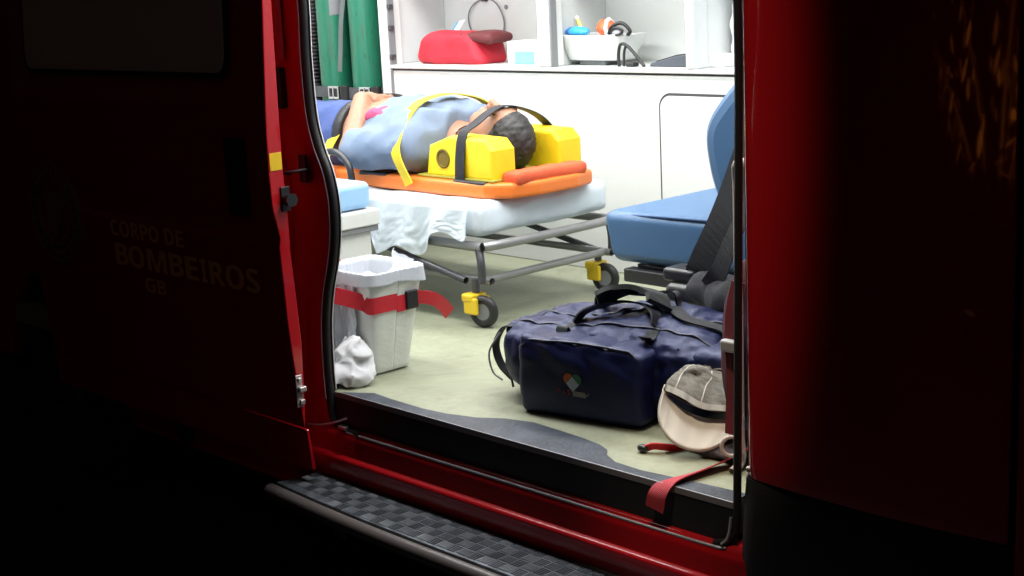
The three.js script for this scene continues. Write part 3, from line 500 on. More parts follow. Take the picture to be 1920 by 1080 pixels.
// ============================================================ SPINE BOARD
const board = thing('spine_board', 'orange spine board with yellow strap lying on the stretcher', 'spine board');
{
  const s = new THREE.Shape(); const o = [[-3.15, 0.13], [-3.1, 0.17], [-2.3, 0.215], [-1.65, 0.225], [-1.48, 0.22], [-1.41, 0.17], [-1.385, 0.08]]; // half outline
  const full = [...o.map(([x, z]) => [x, -0.97 + z]), ...o.slice().reverse().map(([x, z]) => [x, -0.97 - z])];
  const g = extrudeY(full, 0.966, 1.012, 0.012); 
  part('panel', g, M.orange, board);
  for (const x of [-2.0, -1.55]) part('grip', box(x - 0.07, x + 0.07, 0.998, 1.016, -0.775, -0.752, 0.006), M.black, board);
  part('end_pad', nets((x, y, z) => rbox(x + 1.432, y - 1.022, z + 0.96, [0.038, 0.02, 0.15], 0.015) + 0.004 * noise(x * 30, y * 20, z * 18), [-1.47, 0.98, -1.14], [-1.33, 1.06, -0.78], 0.007), S(lin(0.72, 0.1, 0.03), 0.7, { bumpMap: weave, bumpScale: 0.0005 }), board, 'orange red pad at the head end of the board');
  part('strap', strap([[-2.2, 0.975, -0.725], [-2.215, 1.06, -0.735], [-2.235, 1.14, -0.815], [-2.26, 1.195, -0.9], [-2.27, 1.215, -0.99], [-2.27, 1.16, -1.12], [-2.26, 1.0, -1.19]], V(1, 0, 0.1), 0.048, 0.003, 50), M.yellowWeb, board);
  part('strap', strap([[-1.80, 0.99, -0.735], [-1.84, 1.1, -0.722], [-1.87, 1.195, -0.805], [-1.89, 1.235, -0.9], [-1.89, 1.238, -1.04], [-1.87, 1.18, -1.16], [-1.84, 1.0, -1.19]], V(1, 0, 0.1), 0.045, 0.003, 50), M.yellowWeb, board);
  { const b = merge([box(-0.03, 0.03, 0, 0.006, -0.024, -0.016, 0.002), box(-0.03, 0.03, 0, 0.006, 0.016, 0.024, 0.002), box(-0.03, -0.022, 0, 0.006, -0.024, 0.024, 0.002), box(0.022, 0.03, 0, 0.006, -0.024, 0.024, 0.002), box(-0.03, 0.03, 0.002, 0.005, -0.02, 0.02, 0.001)]); b.rotateX(0.75); b.translate(-2.24, 1.158, -0.825); part('buckle', b, M.chrome, board); }
  rebase(board, -2.1, 0.966, -0.97);
}
// ============================================================ HEAD IMMOBILISER
{
  const t = thing('head_immobiliser', 'two yellow foam head blocks with black straps at the end of the orange board', 'head immobiliser');
  for (const z of [-0.83, -1.115]) {
    const g = extrudeZ([[-1.77, 1.014], [-1.47, 1.014], [-1.47, 1.105], [-1.5, 1.135], [-1.66, 1.14], [-1.75, 1.11]], z - 0.05, z + 0.05, 0.012); part('block', g, M.yellow, t);
  }
  part('strap', strap([[-1.60, 0.99, -0.765], [-1.60, 1.08, -0.772], [-1.60, 1.15, -0.79], [-1.605, 1.172, -0.84], [-1.61, 1.21, -0.93], [-1.61, 1.212, -1.0], [-1.605, 1.172, -1.11], [-1.6, 1.1, -1.175], [-1.6, 1.0, -1.18]], V(1, 0, 0), 0.04, 0.003, 60), M.blackWeb, t);
  for (const z of [-0.7795, -1.0645]) { const h = new THREE.TorusGeometry(0.026, 0.004, 8, 28); h.translate(-1.685, 1.072, z); const d = new THREE.CylinderGeometry(0.025, 0.025, 0.002, 28); d.rotateX(Math.PI / 2); d.translate(-1.685, 1.072, z - 0.001); part('ear_hole', merge([h, d]), S(lin(0.16, 0.11, 0.01), 0.8), t); }
  part('base_pad', box(-1.8, -1.46, 1.0125, 1.02, -1.17, -0.77, 0.003), S(lin(0.3, 0.28, 0.03), 0.6), t);
  rebase(t, -1.6, 1.01, -0.97);
}
// ============================================================ PATIENT lying on the board
{
  const p = thing('person', 'person lying on the orange board in a grey blue shirt and blue jeans', 'person');
  const sh = { r: [-1.865, 1.1, -0.80], l: [-1.865, 1.1, -1.14] };
  const torso = (x, y, z) => { let d = 9; for (const s of [-1, 1]) d = smin(d, cap(x, y, z, [-1.88, 1.105, -0.97 + s * 0.09], [-2.3, 1.105, -0.97 + s * 0.075], 0.088, 0.092), 0.05); d = smin(d, ell(x, y, z, [-1.98, 1.125, -0.97], [0.14, 0.085, 0.15]), 0.05); d = smin(d, ell(x, y, z, [-2.16, 1.14, -0.97], [0.13, 0.085, 0.14]), 0.05); return d; };
  const hips = (x, y, z) => { let d = 9; for (const s of [-1, 1]) { d = smin(d, cap(x, y, z, [-2.28, 1.105, -0.97 + s * 0.075], [-2.4, 1.105, -0.97 + s * 0.085], 0.095, 0.088), 0.05); d = smin(d, cap(x, y, z, [-2.4, 1.105, -0.97 + s * 0.085], [-2.76, 1.12, -0.97 + s * 0.1], 0.082, 0.058), 0.03); d = smin(d, cap(x, y, z, [-2.76, 1.12, -0.97 + s * 0.1], [-3.14, 1.065, -0.97 + s * 0.1], 0.056, 0.04), 0.03); } return d; };
  const upperR = (x, y, z) => cap(x, y, z, sh.r, [-2.08, 1.085, -0.745], 0.055, 0.043), upperL = (x, y, z) => cap(x, y, z, sh.l, [-2.1, 1.07, -1.2], 0.055, 0.043);
  const foreR = (x, y, z) => cap(x, y, z, [-2.08, 1.085, -0.745], [-2.165, 1.228, -0.86], 0.045, 0.03), foreL = (x, y, z) => cap(x, y, z, [-2.1, 1.07, -1.2], [-2.32, 1.06, -1.2], 0.042, 0.03);
  const neck = (x, y, z) => cap(x, y, z, [-1.70, 1.09, -0.97], [-1.86, 1.09, -0.97], 0.055, 0.06);
  const body = (x, y, z) => { let d = smin(torso(x, y, z), hips(x, y, z), 0.04); d = smin(d, upperR(x, y, z), 0.035); d = smin(d, upperL(x, y, z), 0.035); d = smin(d, foreR(x, y, z), 0.012); d = smin(d, foreL(x, y, z), 0.012); d = smin(d, neck(x, y, z), 0.05); for (const s of [-1, 1]) d = smin(d, cap(x, y, z, [-3.14, 1.065, -0.97 + s * 0.1], [-3.16, 1.2, -0.97 + s * 0.12], 0.04, 0.028), 0.03); return d; };
  // head, 3 mm cells
  const hc = [-1.612, 1.112, -0.97];
  const head = (x, y, z) => {
    const a = x - hc[0], b = y - hc[1], c = Math.abs(z - hc[2]);
    let d = ell(a, b, c, [0.002, 0, 0], [0.1, 0.094, 0.075]);
    d = smin(d, ell(a, b, c, [-0.07, 0.03, 0], [0.062, 0.058, 0.052]), 0.04);
    d = smin(d, ell(a, b, c, [-0.112, 0.055, 0], [0.02, 0.022, 0.024]), 0.03);
    d = smax(d, -ell(a, b, c, [-0.012, 0.098, 0.032], [0.016, 0.016, 0.022]), 0.02);
    d = smin(d, ell(a, b, c, [-0.014, 0.082, 0.031], [0.012, 0.011, 0.015]), 0.006);
    d = smin(d, cap(a, b, c, [-0.008, 0.092, 0], [-0.048, 0.113, 0], 0.008, 0.0115), 0.014);
    d = smin(d, ell(a, b, c, [-0.052, 0.1, 0.011], [0.008, 0.009, 0.008]), 0.006);
    d = smin(d, ell(a, b, c, [-0.075, 0.091, 0], [0.006, 0.009, 0.022]), 0.008);
    d = smin(d, ell(a, b, c, [-0.087, 0.088, 0], [0.006, 0.009, 0.019]), 0.006);
    d = smin(d, ell(a, b, c, [0.008, 0.09, 0.03], [0.007, 0.009, 0.024]), 0.014);
    d = smin(d, smax(ell(a, b, c, [-0.02, 0.0, 0.078], [0.03, 0.02, 0.012]), -ell(a, b, c, [-0.018, 0.003, 0.09], [0.016, 0.01, 0.008]), 0.006), 0.008);
    return smin(d, cap(x, y, z, [-1.69, 1.09, -0.97], [-1.80, 1.09, -0.97], 0.05, 0.056), 0.03);
  };
  // hand resting on the belly: palm and five separate fingers
  const wrist = [-2.165, 1.245, -0.86];
  const hand = (W, dx, dy, dz, sx, sy, sz, up, mir) => (x, y, z) => { // d: along the fingers, s: across the palm (towards the thumb), up: back of the hand
    const at = (l, s, u) => [W[0] + dx * l + sx * s + up[0] * u, W[1] + dy * l + sy * s + up[1] * u, W[2] + dz * l + sz * s + up[2] * u];
    let d = cap(x, y, z, at(0, 0, 0), at(0.03, 0, 0), 0.026, 0.026);
    for (const s of [-0.027, -0.009, 0.009, 0.027]) d = smin(d, cap(x, y, z, at(0.03, s * 0.8, 0), at(0.088, s, 0), 0.016, 0.0135), 0.012);
    let f = 9; [[-0.03, 0.052], [-0.01, 0.066], [0.01, 0.072], [0.03, 0.063]].forEach(([s, L]) => { f = Math.min(f, smin(smin(cap(x, y, z, at(0.085, s * 0.95, 0), at(0.085 + L * 0.5, s * 1.08, 0.001), 0.0098, 0.009), cap(x, y, z, at(0.085 + L * 0.5, s * 1.08, 0.001), at(0.085 + L * 0.8, s * 1.1, -0.008), 0.009, 0.0082), 0.004), cap(x, y, z, at(0.085 + L * 0.8, s * 1.1, -0.008), at(0.085 + L, s * 1.1, -0.02), 0.0082, 0.007), 0.004)); });
    d = smin(d, f, 0.005);
    d = smin(d, smin(cap(x, y, z, at(0.025, 0.024 * mir, -0.006), at(0.062, 0.05 * mir, -0.014), 0.014, 0.011), cap(x, y, z, at(0.062, 0.05 * mir, -0.014), at(0.088, 0.053 * mir, -0.02), 0.0105, 0.0085), 0.006), 0.008);
    return d;
  };
  const hR = hand([-2.172, 1.226, -0.875], -0.35, -0.02, -0.93, 0.93, 0, -0.35, [0, 1, 0], 1), hL = hand([-2.33, 1.055, -1.2], -1, -0.02, 0, 0, 0, 1, [0, 1, 0], 1);
  part('body', merge([
    nets(body, [-3.24, 0.97, -1.3], [-1.78, 1.32, -0.66], 0.012), nets(head, [-1.79, 0.99, -1.07], [-1.49, 1.25, -0.87], 0.0035),
    nets(hR, [-2.28, 1.18, -1.08], [-2.08, 1.28, -0.83], 0.0035), nets(hL, [-2.52, 1.0, -1.26], [-2.28, 1.1, -1.12], 0.0035)]), M.skin, p);
  const fold = (x, y, z, k) => k * 2.2 * (0.28 - Math.abs(noise(x * 9 + z * 7, y * 9, z * 10 - x * 7))) + k * (noise(x * 9 + y * 6, y * 12, z * 14) + 0.5 * noise(x * 24, y * 20 + z * 9, z * 22));
  const shirtF = (x, y, z) => { let d = smin(torso(x, y, z), upperR(x, y, z), 0.035); d = smin(d, upperL(x, y, z), 0.035); d = smin(d, neck(x, y, z), 0.05) - 0.02 - fold(x, y, z, 0.009); d = smax(d, -(x + 2.075 + 0.02 * noise(z * 14, y * 14, 3)), 0.012); return smax(d, x + 1.79 + 0.035 * clamp(1 - Math.abs(z + 0.97) / 0.08), 0.008); };
  part('shirt', nets(shirtF, [-2.13, 0.98, -1.28], [-1.74, 1.27, -0.67], 0.008), M.shirt, p);
  part('jeans', nets((x, y, z) => { let d = smin(hips(x, y, z), torso(x, y, z), 0.04) - 0.012 - fold(x, y, z, 0.007); d = smax(d, x + 2.235, 0.008); return smax(d, -(x + 3.1), 0.008); }, [-3.13, 0.98, -1.24], [-2.2, 1.26, -0.7], 0.011), M.jeans, p);
  part('belt', nets((x, y, z) => { let d = smin(hips(x, y, z), torso(x, y, z), 0.04) - 0.017; return smax(d, Math.abs(x + 2.222) - 0.018, 0.006); }, [-2.26, 0.98, -1.2], [-2.18, 1.26, -0.74], 0.007), M.black, p);
  part('hair', nets((x, y, z) => { const a = x - hc[0], b = y - hc[1]; const d = ell(a, b, z - hc[2], [0.006, -0.004, 0], [0.103, 0.098, 0.081]) - 0.004 * noise(x * 60, y * 60, z * 30) - 0.002 * noise(x * 140, y * 140, z * 90); return smax(d, -(a * 0.86 - b * 0.5 + 0.01), 0.012); }, [-1.72, 0.99, -1.08], [-1.48, 1.23, -0.86], 0.004), M.hair, p);
  for (const s of [-1, 1]) {
    part('eyebrow', strap([[hc[0] + 0.006, hc[1] + 0.094, hc[2] + s * 0.014], [hc[0] + 0.012, hc[1] + 0.092, hc[2] + s * 0.032], [hc[0] + 0.006, hc[1] + 0.08, hc[2] + s * 0.05]], V(1, 0, 0), 0.008, 0.004, 10), M.hair, p);
    part('shoe', nets((x, y, z) => smin(cap(x, y, z, [-3.15, 1.06, -0.97 + s * 0.1], [-3.17, 1.235, -0.97 + s * 0.125], 0.05, 0.038), cap(x, y, z, [-3.19, 1.06, -0.97 + s * 0.1], [-3.2, 1.24, -0.97 + s * 0.125], 0.035, 0.034), 0.03), [-3.28, 0.98, -1.16], [-3.08, 1.3, -0.78], 0.01), M.black, p);
  }
  rebase(p, -2.3, 1.012, -0.97);
  const c = thing('pink_cloth', 'crumpled pinkish red cloth lying on the patient near the elbow', 'cloth');
  part('fabric', nets((x, y, z) => { const q = ell(x, y, z, [-2.035, 1.185, -0.835], [0.06, 0.028, 0.045]); return q + 0.012 * noise(x * 34, y * 30, z * 34); }, [-2.13, 1.12, -0.92], [-1.94, 1.24, -0.75], 0.006), M.pink, c);
  rebase(c, -2.035, 1.16, -0.835);
  const f = thing('orange_splint', 'orange foam splint lying beyond the blue clad legs', 'splint');
  part('foam', nets((x, y, z) => rbox(x + 2.8, y - 1.09 - 0.012 * Math.sin(x * 5), z + 1.3, [0.34, 0.03, 0.07], 0.02) + 0.003 * noise(x * 20, y * 20, z * 20), [-3.2, 1.02, -1.4], [-2.4, 1.16, -1.2], 0.01), M.orange, f);
  part('support', box(-3.1, -2.5, 0.97, 1.063, -1.36, -1.25, 0.02), M.grey, f);
  rebase(f, -2.8, 0.97, -1.3);
}

// ============================================================ ATTENDANT SEAT
{
  const t = thing('attendant_seat', 'blue vinyl attendant seat facing the rear beside the front pillar', 'seat');
  part('cushion', nets((x, y, z) => { const f = rbox(x + 0.70, y - 0.905 - 0.012 * clamp((x + 1) * 1.4), z + 1.03, [0.285 + 0.03 * clamp((y - 0.84) * 8), 0.069, 0.285], 0.028); return f; }, [-1.05, 0.82, -1.34], [-0.38, 1.0, -0.72], 0.009), M.blueVinyl, t);
  part('backrest', extrudeZ(new THREE.Shape(new THREE.SplineCurve([[-0.615, 0.99], [-0.648, 1.05], [-0.668, 1.116], [-0.676, 1.185], [-0.66, 1.236], [-0.617, 1.29], [-0.55, 1.357], [-0.49, 1.43], [-0.43, 1.46], [-0.39, 1.43], [-0.4, 1.3], [-0.44, 1.15], [-0.45, 1.0], [-0.5, 0.975]].map((p) => new THREE.Vector2(...p))).getPoints(60)), -1.29, -0.75, 0.045), M.blueVinyl, t);
  part('piping', merge([tube([[-0.99, 0.962, -0.765], [-0.8, 0.972, -0.752], [-0.5, 0.978, -0.752], [-0.43, 0.978, -0.76]], 0.004, 40, 6), tube([[-0.992, 0.962, -0.77], [-0.997, 0.962, -0.9], [-0.997, 0.962, -1.15], [-0.992, 0.962, -1.29]], 0.004, 40, 6)]), S(lin(0.03, 0.09, 0.22), 0.5), t);
  part('base', merge([box(-0.92, -0.4, 0.812, 0.832, -1.26, -0.78, 0.003), box(-0.72, -0.5, 0.6, 0.812, -1.15, -0.9, 0.01)]), M.darkSteel, t);
  part('slide_rail', merge([box(-0.93, -0.45, 0.79, 0.826, -0.775, -0.735, 0.004)]), M.black, t);
  part('seat_belt', strap([[-0.36, 1.33, -0.62], [-0.425, 1.195, -0.62], [-0.47, 1.093, -0.62], [-0.525, 0.98, -0.62], [-0.58, 0.89, -0.63], [-0.6, 0.85, -0.64]], V(1, 0.45, 0.1), 0.075, 0.003, 30), M.blackWeb, t);
  part('seat_belt', strap([[-0.33, 1.18, -0.55], [-0.375, 1.072, -0.55], [-0.425, 0.98, -0.55], [-0.47, 0.9, -0.56], [-0.52, 0.85, -0.58]], V(1, 0.45, 0.25), 0.05, 0.003, 30), M.blackWeb, t);
  part('belt_buckle', merge([box(-0.70, -0.60, 0.84, 0.875, -0.7, -0.62, 0.012), box(-0.68, -0.54, 0.79, 0.842, -0.71, -0.6, 0.02), box(-0.64, -0.615, 0.865, 0.885, -0.67, -0.64, 0.004)]), M.blackPlastic, t);
  part('belt_cover', nets((x, y, z) => smin(ell(x, y, z, [-0.53, 0.835, -0.62], [0.08, 0.05, 0.05]), ell(x, y, z, [-0.43, 0.83, -0.57], [0.08, 0.06, 0.05]), 0.04) + 0.01 * noise(x * 24, y * 20, z * 24), [-0.66, 0.74, -0.74], [-0.3, 0.94, -0.48], 0.01), S(lin(0.008, 0.008, 0.014), 0.7, { bumpMap: weave, bumpScale: 0.0008 }), t);
  rebase(t, -0.68, 0.6, -1.02);
  const j = thing('jacket', 'dark maroon jacket hanging behind the pale grab handle', 'jacket');
  part('cloth', nets((x, y, z) => smin(ell(x, y, z, [-0.155, 0.88, -0.25], [0.05, 0.13, 0.05]), ell(x, y, z, [-0.14, 0.76, -0.235], [0.045, 0.13, 0.045]), 0.05) + 0.012 * noise(x * 34, y * 8, z * 34), [-0.27, 0.6, -0.35], [-0.03, 1.05, -0.15], 0.008), M.maroon, j);
  part('strap', strap([[-0.14, 0.98, -0.2], [-0.15, 0.9, -0.19], [-0.145, 0.78, -0.185], [-0.155, 0.66, -0.19]], V(1, 0, -0.3), 0.03, 0.003, 24), S(lin(0.16, 0.015, 0.028), 0.65, { bumpMap: webbing, bumpScale: 0.0008 }), j);
  part('buckle', box(-0.165, -0.125, 0.84, 0.865, -0.185, -0.165, 0.006), S(lin(0.35, 0.35, 0.36), 0.4), j);
  rebase(j, -0.15, 0.62, -0.24);
}

// ============================================================ THINGS ON THE COUNTER
{
  const r = thing('red_bag', 'red first aid bag with a dark brown flap on the white counter', 'bag');
  part('body', nets((x, y, z) => rbox(x + 2.52, y - 1.345, z + 1.63, [0.19 - 0.08 * clamp((y - 1.29) * 5), 0.062, 0.085], 0.04) + 0.008 * noise(x * 12, y * 14, z * 14), [-2.76, 1.27, -1.75], [-2.28, 1.44, -1.52], 0.008), M.redBag, r);
  part('flap', nets((x, y, z) => rbox(x + 2.37, y - 1.385, z + 1.62, [0.09, 0.02, 0.07], 0.018) + 0.01 * noise(x * 14, y * 14, z * 14), [-2.5, 1.34, -1.74], [-2.24, 1.44, -1.52], 0.007), M.brownRed, r);
  rebase(r, -2.5, 1.288, -1.63);
  const g = thing('glove_box', 'white carton with a teal front near the red bag', 'box');
  part('carton', box(-2.24, -2.03, 1.289, 1.37, -1.69, -1.6, 0.004), M.paper, g);
  part('front_label', box(-2.2, -2.1, 1.29, 1.335, -1.5995, -1.5975, 0.0008), M.teal, g);
  rebase(g, -2.13, 1.289, -1.64);
  const b = thing('blue_packet', 'small deep blue packet left of the red bag', 'packet');
  part('pouch', nets((x, y, z) => rbox(x + 2.7, y - 1.36, z + 1.66, [0.045, 0.012, 0.03], 0.01) + 0.006 * noise(x * 30, y * 30, z * 30), [-2.77, 1.33, -1.71], [-2.63, 1.39, -1.61], 0.005), M.deepBlue, b);
  part('stand', box(-2.75, -2.65, 1.289, 1.352, -1.7, -1.62, 0.006), M.paper, b);
  rebase(b, -2.7, 1.289, -1.66);
  const w = thing('paper_sheet', 'white and blue paper slip standing behind the red bag', 'paper');
  part('sheet', slab((u, v) => V(-2.69 + 0.055 * u + 0.06 * v, 1.345 + 0.012 * u + 0.09 * v, -1.68 - 0.03 * v + 0.01 * Math.sin(u * 3)), 8, 10, 0.001), M.paper, w);
  part('stripe', slab((u, v) => V(-2.675 + 0.012 * u + 0.06 * v, 1.35 + 0.09 * v, -1.6785 - 0.03 * v + 0.01 * Math.sin((0.25 + u * 0.2) * 3) + 0.002), 3, 10, 0.0008), M.cyan, w);
  part('clip', box(-2.72, -2.64, 1.289, 1.347, -1.7, -1.672, 0.003), M.grey, w);
  rebase(w, -2.68, 1.289, -1.68);
  const c = thing('hanging_cable', 'thin grey cable looped on the wall above the red bag', 'cable');
  const pts = []; for (let k = 0; k < 32; k++) { const a = k / 32 * Math.PI * 2; pts.push([-2.55 + 0.1 * Math.cos(a), 1.435 + 0.085 * Math.sin(a), -1.792 + 0.004 * Math.sin(3 * a)]); }
  part('loop', tube(pts, 0.0028, 90, 6, true), M.grey, c); part('hook', box(-2.56, -2.54, 1.51, 1.54, -1.8, -1.78, 0.003), M.darkSteel, c);
  rebase(c, -2.55, 1.35, -1.79);
  const basin = thing('basin', 'white plastic basin of small supplies on the counter', 'basin');
  part('tub', slab((u, v) => { // open tray
    const a = u * Math.PI * 2, s = (q) => Math.sign(q) * Math.abs(q) ** 0.5, k = v < 0.55 ? mix(1, 0.72, v / 0.55) : mix(0.72, 0.0, (v - 0.55) / 0.45), y = v < 0.55 ? mix(1.392, 1.305, v / 0.55) : 1.305;
    return V(-1.81 + 0.165 * k * s(Math.cos(a)), y - 0.006 * noise(a, v * 3, 2), -1.64 + 0.085 * k * s(Math.sin(a)));
  }, 64, 24, 0.003), P(lin(0.72, 0.74, 0.73), 0.4, { transmission: 0.15, thickness: 0 }), basin);
  part('foot', box(-1.88, -1.76, 1.2885, 1.304, -1.68, -1.6, 0.004), M.grey, basin);
  rebase(basin, -1.81, 1.289, -1.64);
  const lump = (name, label, cat, c, r, m, n = 0.25) => { const t = thing(name, label, cat); const R = Math.min(...r); part('body', nets((x, y, z) => ell(x, y, z, c, r) + R * n * noise(x * 40, y * 40, z * 40), c.map((q, k) => q - r[k] * 1.5), c.map((q, k) => q + r[k] * 1.5), 0.005), m, t); return t; };
  const fill = lump('folded_gauze', 'white folded gauze filling the basin', 'gauze', [-1.81, 1.345, -1.64], [0.115, 0.036, 0.058], M.paper, 0.3); rebase(fill, -1.81, 1.31, -1.64);
  for (const [args, band] of [[['blue_pack', 'light blue wrapped pack lying in the basin', 'pack', [-1.885, 1.402, -1.6], [0.055, 0.018, 0.025], M.cyan], [-1.91, M.deepBlue]], [['orange_pouch', 'orange red pouch lying in the basin', 'pouch', [-1.775, 1.413, -1.63], [0.04, 0.032, 0.025], M.orangeRed], [-1.76, M.paper]]]) {
    const t = lump(...args); const [c, r] = [args[3], args[4]]; part('band', nets((x, y, z) => smax(ell(x, y, z, c, r.map((q) => q * 1.06)) + Math.min(...r) * 0.25 * noise(x * 40, y * 40, z * 40), Math.abs(x - band[0]) - 0.008, 0.002), c.map((q, k) => q - r[k] * 1.6), c.map((q, k) => q + r[k] * 1.6), 0.004), band[1], t); rebase(t, ...c);
  }
  const yb = thing('yellow_ampoule', 'tiny yellow tube standing in the basin', 'tube'); const yg = new THREE.CylinderGeometry(0.006, 0.008, 0.05, 10); yg.rotateZ(0.5); yg.translate(-1.9, 1.425, -1.63); part('tube', yg, S(lin(0.85, 0.65, 0.15), 0.4), yb); { const q = new THREE.SphereGeometry(0.008, 10, 8); q.translate(-1.912, 1.448, -1.63); part('tip', q, M.paper, yb); } rebase(yb, -1.9, 1.4, -1.63);
  const go = thing('goggles', 'black goggles resting on the right rim of the basin', 'goggles');
  part('frame', merge([tube([[-1.72, 1.395, -1.58], [-1.70, 1.42, -1.575], [-1.66, 1.43, -1.58], [-1.635, 1.405, -1.59], [-1.645, 1.39, -1.59]], 0.0065, 40, 8), tube([[-1.70, 1.4, -1.57], [-1.68, 1.415, -1.565], [-1.652, 1.408, -1.57], [-1.66, 1.395, -1.57], [-1.69, 1.392, -1.57]], 0.005, 40, 8, true)]), M.black, go);
  part('lens', nets((x, y, z) => ell(x, y, z, [-1.68, 1.403, -1.57], [0.022, 0.012, 0.004]), [-1.72, 1.38, -1.58], [-1.65, 1.42, -1.56], 0.003), S(lin(0.4, 0.42, 0.45), 0.2), go);
  rebase(go, -1.68, 1.39, -1.58);
  const cb = thing('black_cable', 'black cable arching up from the counter behind the basin', 'cable');
  part('cord', merge([tube([[-1.66, 1.288, -1.56], [-1.662, 1.33, -1.56], [-1.65, 1.362, -1.56], [-1.62, 1.355, -1.56], [-1.58, 1.32, -1.56], [-1.55, 1.29, -1.56]], 0.0055, 40, 8), tube([[-1.648, 1.288, -1.57], [-1.645, 1.335, -1.57], [-1.635, 1.36, -1.57]], 0.0045, 20, 8)]), M.black, cb);
  part('plug', box(-1.62, -1.585, 1.2885, 1.303, -1.575, -1.545, 0.004), M.black, cb);
  rebase(cb, -1.62, 1.288, -1.56);
  const dv = thing('monitor_wedge', 'dark wedge shaped device on the counter under the window', 'device');
  part('body', extrudeZ([[-1.54, 1.289], [-1.385, 1.289], [-1.385, 1.327], [-1.42, 1.325], [-1.53, 1.3]], -1.66, -1.57, 0.004), M.slate, dv);
  part('screen', (() => { const g = box(-0.045, 0.045, 0, 0.003, -0.03, 0.03, 0.001); g.rotateZ(0.23); g.translate(-1.475, 1.314, -1.615); return g; })(), M.glass, dv);
  rebase(dv, -1.46, 1.289, -1.615);
  const wb = thing('white_carton', 'white carton right of the dark wedge device', 'box');
  part('carton', box(-1.375, -1.24, 1.289, 1.328, -1.67, -1.58, 0.004), M.paper, wb); part('front_label', box(-1.36, -1.31, 1.3, 1.318, -1.5795, -1.578, 0.0006), S(lin(0.6, 0.74, 0.82), 0.6), wb);
  rebase(wb, -1.31, 1.289, -1.62);
  const pp = thing('wrapped_supplies', 'crumpled clear wrapped packs stacked against the wall by the window post', 'supplies');
  for (let k = 0; k < 4; k++) { const x = -1.22 + k * 0.11, h = 0.1 + 0.03 * (k % 2); part('pack', nets((a, y, z) => rbox(a - x, y - 1.29 - h, z + 1.7, [0.05, h, 0.05], 0.02) + 0.016 * noise(a * 22, y * 16, z * 22 + k), [x - 0.08, 1.25, -1.78], [x + 0.08, 1.32 + 2 * h, -1.62], 0.008), k % 2 ? M.bag : M.paper, pp); }
  rebase(pp, -1.05, 1.289, -1.7);
}

